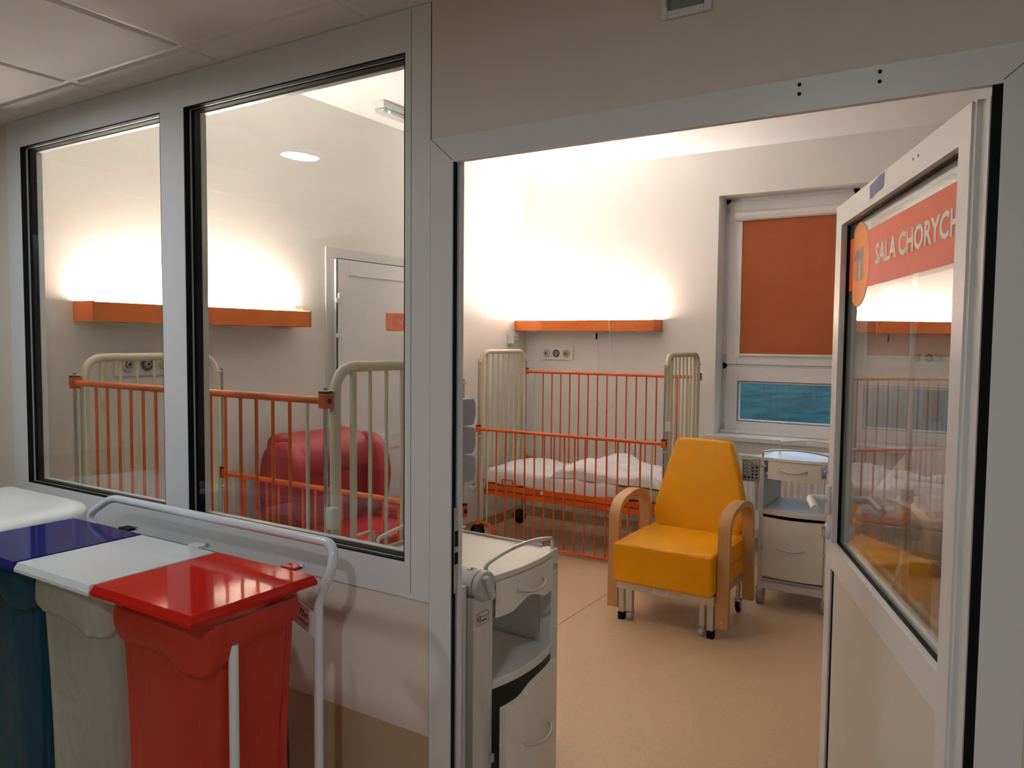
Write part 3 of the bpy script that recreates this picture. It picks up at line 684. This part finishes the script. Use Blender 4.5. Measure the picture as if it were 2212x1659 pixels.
# backrest: outline with depth and lean
outl = [(-.245, 0), (-.283, .12), (-.272, .20), (-.235, .36), (-.185, .565), (-.165, .592), (.155, .592), (.175, .565), (.235, .36), (.278, .20), (.288, .12), (.25, 0)]
lean = Matrix.Translation((0, .20, .43)) @ Matrix.Rotation(math.radians(-13), 4, 'X')
MB().prism(outl, 'y', 0, .105).build('backrest', YELLOW, yc, soft=True, bevel=.022, seg=4, xf=lean)
MB().prism([(x*.93, z*.95+.01) for x, z in outl], 'y', .10, .118).build('back_panel', DGREY, yc, xf=lean)
for s in (-1, 1):
    # bent plywood arm: strip in yz plane
    path = fillet([(0, -.245, .062), (0, -.238, .665), (0, .02, .705), (0, .19, .655), (0, .232, .09)], .105, 8); 
    th = .0165; A1, B1 = [], []
    for i, p in enumerate(path):
        d = (path[min(i+1, len(path)-1)]-path[max(i-1, 0)]).normalized(); n = Vector((0, -d.z, d.y)); A1.append(p+n*th); B1.append(p-n*th)
    xa, xb = (s*.322-.032, s*.322+.032)
    rings = [[(xa, a.y, a.z), (xb, a.y, a.z), (xb, b.y, b.z), (xa, b.y, b.z)] for a, b in zip(A1, B1)]
    arm = MB().loft(rings, cap0=True, cap1=True).build('armrest', BEECH, yc, bevel=.0, ang=30)
    for (y, z) in ((-.247, .10), (.235, .13)):
        MB().cyl((s*.322, y-.019 if y < 0 else y+.017, z), (s*.322, y-.022 if y < 0 else y+.021, z), .006, 10).build('screw', CHROME, arm)
    bx(s*.322-.018 if s > 0 else s*.322+.018-.045, s*.322+.018-.0 if s > 0 else s*.322+.018, -.02, .0, .2, .23) if False else None
fr = MB(); fr.box(-.285, .285, -.285, -.262, .186, .236); fr.box(-.285, -.262, -.262, .24, .196, .236); fr.box(.262, .285, -.262, .24, .196, .236); fr.box(-.285, .285, .22, .24, .196, .236)
ff = fr.build('seat_frame', ALUM, yc, bevel=.002)
bx(-.06, .028, -.2862, -.285, .193, .229).build('rating_label', PLW, ff)
for k in range(4): bx(-.05+.003*k, .018-.004*k, -.2866, -.2862, .222-.0075*k, .2245-.0075*k).build('label_line', PLG, ff)
for s in (-1, 1):
    lg = bx(s*.262-.0165, s*.262+.0165, -.272, -.239, .04, .2).build('leg', ALUM, yc, bevel=.002)
    bx(s*.262-.0185, s*.262+.0185, -.274, -.237, 0, .045).build('rubber_foot', BLACK, lg, bevel=.003)
    l2 = bx(s*.212-.0145, s*.212+.0145, -.262, -.233, .05, .2).build('leg', ALUM, yc, bevel=.002)
    MB().cyl((s*.212-.012, -.25, .0255), (s*.212+.012, -.25, .0255), .025, 18).build('caster_wheel', PLG, l2, bevel=.003)
    cf = MB(); cf.box(s*.212-.0175, s*.212-.0135, -.268, -.236, .02, .068); cf.box(s*.212+.0135, s*.212+.0175, -.268, -.236, .02, .068); cf.box(s*.212-.0175, s*.212+.0175, -.266, -.238, .052, .058); cf.build('caster_fork', STEEL, l2)
    l3 = MB().cyl((s*.262, .235, .075), (s*.262, .235, .2), .013, 12).build('leg', ALUM, yc)
    MB().cyl((s*.262-.011, .245, .0285), (s*.262+.011, .245, .0285), .028, 18).build('caster_wheel', BLACK, l3, bevel=.003)
    cf = MB(); cf.box(s*.262-.0175, s*.262-.0125, .225, .262, .025, .08); cf.box(s*.262+.0125, s*.262+.0175, .225, .262, .025, .08); cf.box(s*.262-.0175, s*.262+.0175, .225, .25, .076, .084); cf.build('caster_fork', CHROME, l3)

# ---------------------------------------------------------------- red wing armchair and stool
rc = thing('wing_armchair', 'red upholstered armchair with rounded wings beside the bathroom door', 'armchair', (-3.2, 3.30, 0), math.pi/2)
# local: faces -y (world +x), x = world y
def csmooth(p, n=2):
    P = [Vector(q) for q in p]
    for _ in range(n):
        o = []
        for i in range(len(P)):
            a, b = P[i], P[(i+1) % len(P)]; o += [a*.75+b*.25, a*.25+b*.75]
        P = o
    return [tuple(q) for q in P]
def wing(s):
    prof = csmooth([(.30, .36), (.34, .72), (.32, .95), (.22, 1.02), (.10, 1.01), (.02, .92), (-.01, .76), (.03, .58), (.10, .42)], 3)
    mb = MB(); mb.prism(prof, 'x', s*(.37 if s > 0 else .40), s*(.275 if s > 0 else .30)); return mb.build('wing', RED, rc, bevel=.028, seg=4)
wing(1); wing(-1)
bk = MB(); bk.prism(csmooth([(.22, .33), (.14, .60), (.12, .80), (.15, .95), (.24, 1.04), (.34, 1.05), (.39, .98), (.39, .33)]), 'x', -.305, .28); bk.build('backrest', RED, rc, bevel=.02, seg=3)
MB().prism(csmooth([(.14, .79), (.095, .83), (.09, .92), (.14, 1.0), (.23, 1.045), (.26, 1.0), (.2, .88)]), 'x', -.30, .275).build('head_roll', RED, rc, bevel=.015, seg=3)
bx(-.30, .30, -.33, .20, .36, .50).build('seat_cushion', RED, rc, soft=True, bevel=.035, seg=4)
bx(-.38, .38, -.30, .36, .12, .36).build('base', DRED, rc, bevel=.02, seg=3)
for s in (-1, 1):
    bx(s*.355-.05, s*.355+.05, -.28, .10, .34, .55).build('armrest', RED, rc, soft=True, bevel=.03, seg=4)
    for y in (-.24, .30): MB().cyl((s*.33, y, 0), (s*.33, y, .125), .022, 12).build('leg', BLACK, rc)
so = thing('footstool', 'dark red upholstered footstool beyond the wing armchair', 'stool', (-3.30, 4.0, 0))
bx(-.24, .24, -.22, .26, .14, .50).build('cushion', DRED, so, soft=True, bevel=.03, seg=4)
for sx in (-1, 1):
    for sy_ in (-.18, .22): MB().cyl((sx*.2, sy_, 0), (sx*.2, sy_, .15), .018, 10).build('leg', BLACK, so)

# ---------------------------------------------------------------- bedside cabinets; local: x width, front at y=0 facing -y, back y=.46
def bow(x, hw, b): return -b*(1-(x/hw)**2)
def cabinet(label, loc, rz, top_M, ajar, drawer_M, pw=.012):
    t = thing('bedside_cabinet', label, 'cabinet', loc, rz, 'hospital bedside cabinets'); hw = .19; dp = .46
    for s in (-1, 1):
        p = bx(s*hw-pw, s*hw+pw, 0, .045, .085, .905).build('front_post', CABG, t, bevel=.003)
        MB().cyl((s*hw, -.0005, .848), (s*hw, -.004, .848), .0095, 16).build('post_cap', PLG, p)
        bx(s*hw-.012, s*hw+.012, dp-.04, dp, .085, .905).build('rear_post', CABG, t, bevel=.003)
        bx(s*hw-.008, s*hw+.008, .045, dp-.04, .14, .89).build('side_panel', CABG, t, smooth=False)
        for y in (.025, dp-.03):
            wst = MB().cyl((s*hw, y, .12), (s*hw, y, .085), .01, 10).build('caster_stem', STEEL, t)
            MB().cyl((s*hw-.02, y+.01, .05), (s*hw+.02, y+.01, .05), .049, 26).build('caster_wheel', PLG, wst, bevel=.005)
            MB().cyl((s*hw-.0215, y+.01, .05), (s*hw+.0215, y+.01, .05), .03, 20).build('wheel_disc', PLLG, wst)
            bx(s*hw-.024, s*hw+.024, y-.02, y+.03, .085, .104).build('wheel_hood', PLG, wst, bevel=.004)
    def slab(z0, z1, b, y1, inset=0):
        h = hw-inset; pts = [(x, bow(x, h, b)) for x in [h*(-1+2*k/16) for k in range(17)]]+[(h, y1), (-h, y1)]
        return MB().prism(pts, 'z', z0, z1)
    slab(.888, .906, .022, dp, -.006).build('top', top_M, t, bevel=.002)
    MB().box(-hw-.004, hw+.004, dp-.012, dp, .906, .918).box(hw-.006, hw+.004, .05, dp, .906, .914).build('top_lip', PLG, t, bevel=.002)
    slab(.560, .588, .022, dp-.02, pw).build('shelf', CABG, t, bevel=.003)
    bx(-hw+.012, hw-.012, .0, .03, .10, .145).build('bottom_rail', CABG, t, bevel=.003)
    bx(-hw+.01, hw-.01, .02, dp-.02, .145, .16).build('bottom_panel', CABG, t, smooth=False)
    bx(-hw+.01, hw-.01, dp-.03, dp-.02, .16, .566).build('back_panel', DARKIN, t, smooth=False)
    # drawer with bowed front and scooped lower edge
    n = 18; up_, lo_, up2, lo2 = [], [], [], []
    for k in range(n+1):
        x = (hw-pw-.003-(0 if ajar else .022))*(-1+2*k/n); u = abs(x)/(hw-.016); y = bow(x, hw, .022)-.002
        sc = 0 if (u > .55 or not ajar) else .028*(math.cos(u/.55*math.pi)*.5+.5)**.7
        up_.append((x, y, .886)); lo_.append((x, y, .778+sc)); up2.append((x, y+.018, .886)); lo2.append((x, y+.018, .778+sc))
    d = MB().loft([up_, lo_, lo2, up2], closed=False).strip(up2, up_).build('drawer', drawer_M, t, ang=50)
    bx(-hw+.02, hw-.02, .02, dp-.05, .80, .812).build('drawer_tray', CABG, d, smooth=False)
    def pull(z, w_, par, yb, M=ALUM):
        pts = []
        for k in range(13):
            x = w_*(-1+2*k/12); pts.append((x, yb(x)-.026*(1-(x/w_)**2)**.6-.004, z-.012*(1-(x/w_)**2)))
        return MB().tube(pts, .0055, 10).build('handle', M, par)
    pull(.842, .075, d, lambda x: bow(x, hw, .022)-.003)
    for s in (-1, 1): bx(s*(hw-.019)-.007, s*(hw-.019)+.007, -.006, .012, .846, .862).build('drawer_stop', PLLG, d, bevel=.002)
    # door: bowed panel with wavy top
    up_, lo_, up2, lo2 = [], [], [], []
    for k in range(n+1):
        x = (hw-pw-.002)*(-1+2*k/n); u = x/(hw-pw-.002); y = bow(x, hw, .024)
        sc = -.026/(1+math.exp(11*(u+.30)))+.004*u if ajar else -.004*(1-abs(u))
        up_.append((x, y, .542+sc)); lo_.append((x, y, .178)); up2.append((x, y+.02, .542+sc)); lo2.append((x, y+.02, .178))
    drm = MB().loft([up_, lo_, lo2, up2, up_], closed=False)
    drm.f.append(tuple(range(0, 1)) if False else (0, n+1, 2*(n+1), 3*(n+1))); drm.f.append((n, 2*n+1, 3*n+2, 4*n+3))
    X = Matrix.Identity(4)
    if ajar: X = Matrix.Translation((hw-.014, -.020, 0)) @ Matrix.Rotation(math.radians(3.5), 4, 'Z') @ Matrix.Translation((-(hw-.014), 0, 0))
    dd = drm.build('door', CABC, t, ang=50, xf=X)
    h = pull(.372, .08, dd, lambda x: bow(x, hw, .024))
    if ajar: h.data.transform(X)
    for s in (-1, 1):
        q = bx(s*(hw-.012)-.007, s*(hw-.012)+.007, -.012, .008, .345, .37).build('catch', PLLG, t, bevel=.002)
    # gallery rails
    def gal(y, z, hgt):
        pts = fillet([(-hw, y, z), (-hw, y, z+hgt)]+[(hw*(-.85+1.7*k/8), y-.012*(1-(-.85+1.7*k/8)**2)*0, z+hgt+.020*(1-(-.85+1.7*k/8)**2)) for k in range(9)]+[(hw, y, z+hgt), (hw, y, z)], .03, 4)
        MB().tube(pts, .0065, 10).build('gallery_rail', ALUM, t)
    gal(.012, .904, .036); gal(dp-.015, .906, .045)
    mb = MB()
    for k in range(6): mb.tube([(-.14+k*.056, .06, .088), (-.14+k*.056, dp-.08, .088)], .002, 6)
    mb.tube(fillet([(-.15, dp-.08, .09), (-.15, .06, .085), (.15, .06, .085), (.15, dp-.08, .09)], .03), .004, 8); mb.build('shoe_rack', STEEL, t)
    return t
c1 = cabinet('bedside cabinet with ajar door right behind the door post', (-1.235, 2.037, 0), math.pi/2-.03, mat('cream_matt_worktop', (.78, .74, .62), .4, var=.02), True, CABC, .022)
bx(-.262, -.168, .001, .03, .10, .86).build('wide_front_post', CABG, c1, bevel=.004)
c2 = cabinet('bedside cabinet under the window beside the yellow armchair', (-1.006, 4.75, 0), 0, CABT, False, CABC)
# tilting table mechanism on cabinet one (left side, local -x)
KX, KZ_ = -.218, .888
tm = MB().cyl((KX, .012, KZ_), (KX, .44, KZ_), .043, 28).build('table_tube', PLLG, c1, bevel=.003)
kn = MB().cyl((KX, -.016, KZ_), (KX, .012, KZ_), .045, 32).build('tilt_knob', PLLG, c1, bevel=.009, seg=3)
MB().prism([(-.043, -.010), (.043, -.010), (.037, .010), (-.037, .010)], 'y', -.032, -.012).build('knob_grip', PLLG, kn, bevel=.006, xf=Matrix.Translation((KX, 0, KZ_)) @ Matrix.Rotation(math.radians(62), 4, 'Y'))
def arrow(y0):
    mb = MB(); R_ = .0436
    def P(a, y): return (KX+R_*math.sin(a), y, KZ_+R_*math.cos(a))
    a0, a1 = -.25, .25
    mb.tube([P(a0, y0), P(a1, y0), P(a1, y0+.02), P(a0, y0+.02)], .0007, 4, closed=True)
    mb.tube([P(a0+.1, y0+.01), P(a1-.1, y0+.01)], .0009, 4); mb.tube([P(a0+.18, y0+.006), P(a0+.1, y0+.01), P(a0+.18, y0+.014)], .0007, 4); mb.tube([P(a1-.18, y0+.006), P(a1-.1, y0+.01), P(a1-.18, y0+.014)], .0007, 4)
    return mb
arrow(.03).build('arrow_print', INK, tm)
bx(-.283, -.264, .024, .44, .22, .893).build('folded_table_top', CABC, c1, bevel=.003)
bx(-.2835, -.2635, .0235, .4405, .8932, .8955).build('folded_top_edge', PLW, c1)
MB().cyl((-.235, .10, .20), (-.235, .10, .62), .008, 14).build('gas_spring', STEEL, c1)
MB().cyl((-.235, .10, .14), (-.235, .10, .42), .013, 14).build('gas_spring_tube', DGREY, c1)
for z in (.68, .79): MB().tube(smoothp([(-.262, .06, z-.05), (-.25, .045, z-.02), (-.24, .045, z+.03)] if z > .7 else [(-.264, .06, z), (-.25, .05, z-.004), (-.235, .05, z+.002)]), .008, 8).build('table_bracket', PLLG, c1)
lb = bx(-.248, -.192, -.0006, .0002, .775, .812).build('maker_label', PLW, c1)
bx(-.2335, -.2295, -.0010, -.0006, .783, .804).build('label_bar', mat('dark_red_ink', (.16, .02, .02), .5), c1)
for k in range(7): bx(-.226+.004*k, -.2235+.004*k, -.0010, -.0006, .794, .8015).build('label_line', PLG, c1)
for (a, b) in ((-.224, -.213), (-.211, -.201)): bx(a, b, -.0010, -.0006, .784, .7885).build('label_line', INK, c1)
MB().tube([(-.2445, -.0010, .800), (-.241, -.0010, .785), (-.2375, -.0010, .806)], .0012, 4).build('label_tick', REDINK, c1)
ring(-.248, -.192, .775, .812, .0012, -.0012, -.0006).build('label_border', REDINK, c1, smooth=False)
# perforated bracket on cabinet two
pb = thing
mb = MB(); x0, x1, z0, z1 = -.315, -.212, .745, .882
br = mb.box(x0, x1, .02, .035, z0, z1).build('perforated_bracket', PLG, c2, bevel=.003)
for i in range(4):
    for j in range(5): MB().cyl((x0+.018+i*.023, .0199, z1-.028-j*.021), (x0+.018+i*.023, .0185, z1-.028-j*.021), .0062, 12).build('hole', (PLW if i < 2 and j < 4 else INK), br)
bx(-.250, -.203, .0, .07, .850, .893).build('table_clamp', PLG, c2, bevel=.004)
bx(-.236, -.205, .03, .4, .893, .902).build('table_edge', PLW, c2, bevel=.003)
MB().cyl((-.228, .04, .58), (-.228, .04, .76), .011, 12).build('table_column', PLW, c2)
MB().tube([(-.238, .03, .57), (-.228, .03, .585), (-.218, .03, .57)], .006, 8).build('column_hook', PLW, c2)

MB().prism([(.20, .15), (.285, .15), (.290, .90), (.275, .935), (.235, .935), (.20, .905)], 'y', .01, .05).build('side_bracket', CABG, c2, bevel=.006)
bx(.262, .282, .05, .44, .22, .90).build('folded_table_top', CABC, c2, bevel=.003)
# ---------------------------------------------------------------- changing table behind the open door
ct = thing('changing_table', 'white topped changing table behind the open glazed door', 'table', (-.12, 4.2, 0))
bx(-.35, .35, -.97, .97, .865, .905).build('frame', CABG, ct, bevel=.004)
bx(-.34, .34, -.96, .96, .905, .945).build('pad', LINEN, ct, bevel=.014, seg=3)
bx(-.30, .34, -.1, .95, .945, 1.0).build('folded_cover', LINEN, ct, bevel=.025, seg=4)
for sx in (-.325, .325):
    for sy_ in (-.94, .94):
        lg = MB().cyl((sx, sy_, 0), (sx, sy_, .866), .013, 14).build('leg', TUBEW, ct)
        MB().cyl((sx, sy_, .70), (sx, sy_, .74), .0145, 14).build('clamp_band', BARK, lg)
MB().box(-.325, .325, -.95, -.93, .30, .32).box(-.325, .325, .93, .95, .30, .32).box(-.335, -.315, -.94, .94, .30, .32).box(.315, .335, -.94, .94, .30, .32).build('lower_frame', TUBEW, ct)

# ---------------------------------------------------------------- radiator under the window
rd = thing('radiator', 'white panel radiator with vertical ribs under the window', 'radiator', (-.95, B-.012, 0))
pts = []
for k in range(0, 221):
    x = -.8+1.6*k/220; pts.append((x, -.10-.012*(.5+.5*math.cos(2*math.pi*x/.046))))
pts += [(.8, -.03), (-.8, -.03)]
MB().prism(pts, 'z', .18, .74).build('rib_panel', PVC, rd, ang=60)
bx(-.8, .8, -.115, -.028, .738, .745).build('top_grille', PVC, rd, bevel=.002)
for s in (-.6, .6): bx(s-.015, s+.015, -.03, .0035, .3, .6).build('bracket', PVC, rd)
MB().tube(fillet([(.78, -.06, .19), (.78, -.06, .1), (.78, -.03, .1), (.78, -.03, .001)], .02), .009, 8).build('pipe', PVC, rd)

# ---------------------------------------------------------------- glove dispenser on the post
dz = thing('glove_dispenser', 'grey triple stacked box dispenser fixed behind the door post', 'dispenser', (-1.262, FY+.08, 1.323))
for k in range(3):
    z = .118-k*.077
    MB().prism([(.0, z-.072), (.0, z), (.085, z), (.092, z-.012), (.094, z-.045), (.084, z-.072)], 'x', -.06, .06).build('dispenser_box', PLG, dz, bevel=.006, seg=3)
bx(-.055, .055, .0005, .006, -.12, .122).build('back_plate', PLW, dz)

# ---------------------------------------------------------------- laundry trolley
tr = thing('laundry_trolley', 'white tubular laundry trolley with blue, white and red lids', 'trolley', (-1.98, 1.2, 0))
def tl(p): return [(q[0]+1.98, q[1]-1.2, q[2]) for q in p]
hoop = fillet([(-2.475, 1.40, .12), (-2.475, 1.40, .93), (-2.53, 1.385, 1.01), (-2.44, 1.415, 1.073), (-1.432, 1.415, 1.073), (-1.418, 1.395, 1.01), (-1.474, 1.40, .925), (-1.474, 1.40, .12)], .035, 6)
MB().tube(tl(hoop), .0125, 14).build('push_handle', TUBEW, tr)
for x in (-2.56, -2.19, -1.82, -1.435):
    pass
for x in (-1.446, -2.575): MB().cyl(*tl([(x, 1.115, .10), (x, 1.115, .905)]), .0115, 14).build('front_upright', TUBEW, tr)
mb = MB(); mb.tube(tl([(-2.56, 1.115, .11), (-1.432, 1.115, .11), (-1.474, 1.40, .11), (-2.475, 1.40, .11)]), .0125, 12, closed=True)
for x in (-2.19, -1.82): mb.tube(tl([(x, 1.115, .11), (x, 1.40, .11)]), .01, 10)
mb.build('base_frame', TUBEW, tr)
mb = MB(); mb.tube(tl([(-2.55, 1.055, .95), (-1.475, 1.055, .95), (-1.475, 1.325, .95), (-2.55, 1.325, .95)]), .008, 10, closed=True)
for x in (-2.19, -1.82): mb.tube(tl([(x, 1.055, .95), (x, 1.325, .95)]), .008, 10)
mb.build('bag_ring_frame', TUBEW, tr)
MB().cyl(*tl([(-1.62, 1.44, .11), (-1.66, 1.44, .90)]), .003, 8).build('rear_wire', mat('brown_wire', (.10, .06, .03), .5), tr)
for x in (-2.56, -1.432):
    for y in (1.115, 1.39):
        st_ = MB().cyl(*tl([(x, y, .11), (x, y, .08)]), .008, 10).build('caster_stem', CHROME, tr)
        MB().cyl(*tl([(x, y-.012, .04), (x, y+.012, .04)]), .04, 20).build('caster_wheel', DGREY, st_, bevel=.004)
def lid(x0, x1, ya, yb, z, M, name):
    ins = .007; h = .024
    t0 = [(x0+ins, ya+ins, z), (x1-ins, ya+ins, z), (x1-ins, yb-ins, z), (x0+ins, yb-ins, z)]
    t1 = [(x0, ya, z-.016), (x1, ya, z-.016), (x1, yb, z-.016), (x0, yb, z-.016)]
    t2 = [(x0, ya, z-h), (x1, ya, z-h), (x1, yb, z-h), (x0, yb, z-h)]
    mb = MB(); mb.loft([tl(t2), tl(t1), tl(t0)], cap0=True, cap1=True)
    o = mb.build('lid', M, tr, smooth=False); o['label'] = name
    hg = bx(*[(x1-.135)+1.98, (x1-.085)+1.98, yb-1.2-.002, yb-1.2+.03, z-.006, z+.003]).build('lid_hinge', M if M is not LIDB else BLACK, o, bevel=.002)
    MB().cyl(((x1-.09)+1.98, yb-1.2+.027, z+.001), ((x1-.08)+1.98, yb-1.2+.027, z+.001), .005, 10).build('hinge_screw', CHROME, hg)
    return o
lid(-2.585, -2.196, 1.0, 1.373, .997, LIDB, 'glossy dark blue lid')
lid(-2.190, -1.832, 1.0, 1.366, .999, LIDW, 'glossy white lid')
lid(-1.826, -1.436, 1.0, 1.362, 1.003, LIDR, 'glossy red lid')
# maker plate between upright and bag
pl_ = MB(); q = [(-1.60, 1.388, .938), (-1.60, 1.388, .873), (-1.478, 1.388, .8265), (-1.478, 1.388, .8905)]
qq = tl(q); nrm = Vector((0, -.002, 0))
pl_.loft([[tuple(Vector(p)) for p in qq], [tuple(Vector(p)+nrm) for p in qq]], cap0=True, cap1=True); pp = pl_.build('maker_plate', PLW, tr, smooth=False)
xd = (Vector(qq[3])-Vector(qq[0])).normalized(); yd = Vector((-xd.z, 0, xd.x))
def at_(x, z): return Vector(tl([(x, 1.388-.0026, z)])[0])
text('plate_text', 'ProdMet', .027, INK, tr, frame_xf(at_(-1.500, .868), xd, yd), .74, .0002, 'RIGHT')
text('plate_web_text', 'prod-met.pl', .0175, INK, tr, frame_xf(at_(-1.498, .8495), xd, yd), .82, .0002, 'RIGHT')

def superell(n, p=.42):
    o = []
    for k in range(n):
        a = 2*math.pi*k/n; c, d = math.cos(a), math.sin(a)
        o.append((math.copysign(abs(c)**p, c), math.copysign(abs(d)**p, d), a))
    return o
def bag(label, x0, x1, M, seed, y0=1.022, y1=1.345):
    cx, cy = (x0+x1)/2, (y0+y1)/2; hx_, hy_ = (x1-x0)/2, (y1-y0)/2
    t = thing('laundry_bag', label, 'bag', (cx, cy, 0), 0, 'bags hanging in the laundry trolley')
    per = superell(120); rings = []
    for i in range(22):
        q = i/21; z = .955-.745*q; sc = .93-.05*math.sin(min(1, q*1.2)*math.pi)-.13*q**1.6; row = []
        for a, b, th in per:
            fold = noise.noise(Vector((math.cos(th)*2.6+seed*5, math.sin(th)*2.6, q*.9)))
            fold2 = noise.noise(Vector((math.cos(th)*6.5+seed*3, math.sin(th)*6.5, q*1.3+4)))
            rp = 1+(.03+.06*q)*fold+(.02+.035*q)*fold2
            row.append((a*hx_*sc*rp, b*hy_*sc*rp, z))
        rings.append(row)
    rings.append([(p[0]*.5, p[1]*.5, .19) for p in rings[-1]])
    MB().loft(rings, cap1=True).build('bag_body', M, t, ang=80)
    cuff = []; C = 9
    for i in range(C+1):
        q = i/C; row = []
        for a, b, th in per:
            front = max(0, -b); corner = math.exp(-((a-.95)/.5)**2)*front
            dpth = .058+.022*front+.038*corner+.014*noise.noise(Vector((math.cos(th)*2+seed, math.sin(th)*2, 1)))
            wr = noise.noise(Vector((math.cos(th)*7+seed, math.sin(th)*7, q*2.5)))
            fl = 1.0+.035*math.sin(q*math.pi*.75)-.05*q**3+.03*wr*q
            row.append((a*hx_*fl, b*hy_*fl, .962-dpth*q))
        cuff.append(row)
    inner = [(p[0]*.975, p[1]*.975, p[2]+.004) for p in cuff[-1]]
    roll = [(p[0]*1.012, p[1]*1.012, p[2]+.003) for p in cuff[-1]]
    cuff.insert(-1, roll)
    MB().loft(cuff+[inner]).build('folded_cuff', M, t, ang=80)
    return t
bag('blue film bag hanging under the blue trolley lid', -2.57, -2.20, BAGB, 1.0)
bag('cloudy white film bag hanging under the white trolley lid', -2.18, -1.835, BAGW, 2.2)
bag('red film bag hanging under the red trolley lid', -1.815, -1.442, BAGR, 3.1)

# ---------------------------------------------------------------- white bin beside the trolley
wb = thing('waste_bin', 'white plastic bin with a rounded lid at the end of the trolley', 'bin', (-2.955, 1.30, 0))
per = rrect(.31, .17, .07, 8); rings = []
for z, sc in ((.04, .86), (.5, .93), (.93, .98), (.94, 1.0)): rings.append([(p[0]*sc, p[1]*sc, z) for p in per])
MB().loft(rings, cap0=True, cap1=True).build('bin_body', PLW, wb, ang=60)
rings = []
for z, sc in ((.935, 1.02), (.96, 1.035), (.985, 1.02), (1.0, .96), (1.008, .80), (1.01, .5)): rings.append([(p[0]*sc, p[1]*sc, z+(.02*(p[1]/.17)**2 if p[1] > 0 else 0)*(sc > .6)) for p in per])
MB().loft(rings, cap0=True, cap1=True).build('bin_lid', PLW, wb, ang=60)
for sx in (-.2, .2): MB().cyl((sx-.02, .1, .03), (sx+.02, .1, .03), .03, 18).build('wheel', DGREY, wb)
for sx in (-.2, .2): bx(sx-.03, sx+.03, -.12, -.06, 0, .045).build('foot', DGREY, wb)

# ---------------------------------------------------------------- drip stand behind the open door
iv = thing('drip_stand', 'slim drip stand standing behind the open glazed door', 'drip stand', (-.256, 3.0, 0))
MB().cyl((0, 0, .1), (0, 0, 1.06), .0145, 14).build('lower_pole', CREAM, iv)
MB().cyl((0, 0, 1.05), (0, 0, 1.95), .0095, 12).build('upper_pole', PLW, iv)
MB().cyl((0, 0, 1.045), (0, 0, 1.095), .02, 16).build('clamp_collar', PLLG, iv, bevel=.003)
for k in range(5):
    a = 2*math.pi*k/5
    lg = MB().tube([(0, 0, .11), (.28*math.cos(a), .28*math.sin(a), .075)], .012, 10).build('leg', STEEL, iv)
    MB().cyl((.28*math.cos(a)-.01, .28*math.sin(a), .03), (.28*math.cos(a)+.01, .28*math.sin(a), .03), .03, 16).build('caster_wheel', DGREY, lg)
for s in (-1, 1): MB().tube(fillet([(0, 0, 1.94), (s*.08, 0, 1.97), (s*.08, 0, 2.0)], .02), .004, 8).build('hook', CHROME, iv)

# ---------------------------------------------------------------- outside
gr = MB(); N = 40
struct('ground', bx(-60, 40, B+.6, 110, -.5, -.35), GRASS, 'dusky green lawn outside the window', 'lawn', smooth=False)
# bare tree on the lawn beyond the second sash
tr_ = thing('bare_tree', 'bare tree trunk with thin branches on the lawn outside', 'tree', (-1.42, 22.4, -.35))
def branch(mb, p, d, r, n):
    q = p+d; mid = (p+q)/2+Vector((random.uniform(-.1, .1), random.uniform(-.1, .1), 0))*d.length
    mb.tube([p, mid, q], [r, r*.85, r*.7], 7)
    if n:
        for _ in range(3):
            e = (d.normalized()+Vector((random.uniform(-.9, .9), random.uniform(-.9, .9), random.uniform(-.15, .5)))).normalized()*d.length*random.uniform(.5, .75)
            branch(mb, q, e, r*.55, n-1)
MB().tube([(0, 0, 0), (.03, 0, 1.0), (-.05, 0, 2.0), (0, 0, 3.0)], [.24, .17, .15, .14], 12).build('trunk', BARK, tr_)
for k in range(7):
    a = 2*math.pi*k/7; mb = MB(); branch(mb, Vector((0, 0, 1.5+.22*k)), Vector((1.2*math.cos(a), 1.2*math.sin(a), .5)), .09, 3); mb.build('branch', BARK, tr_)
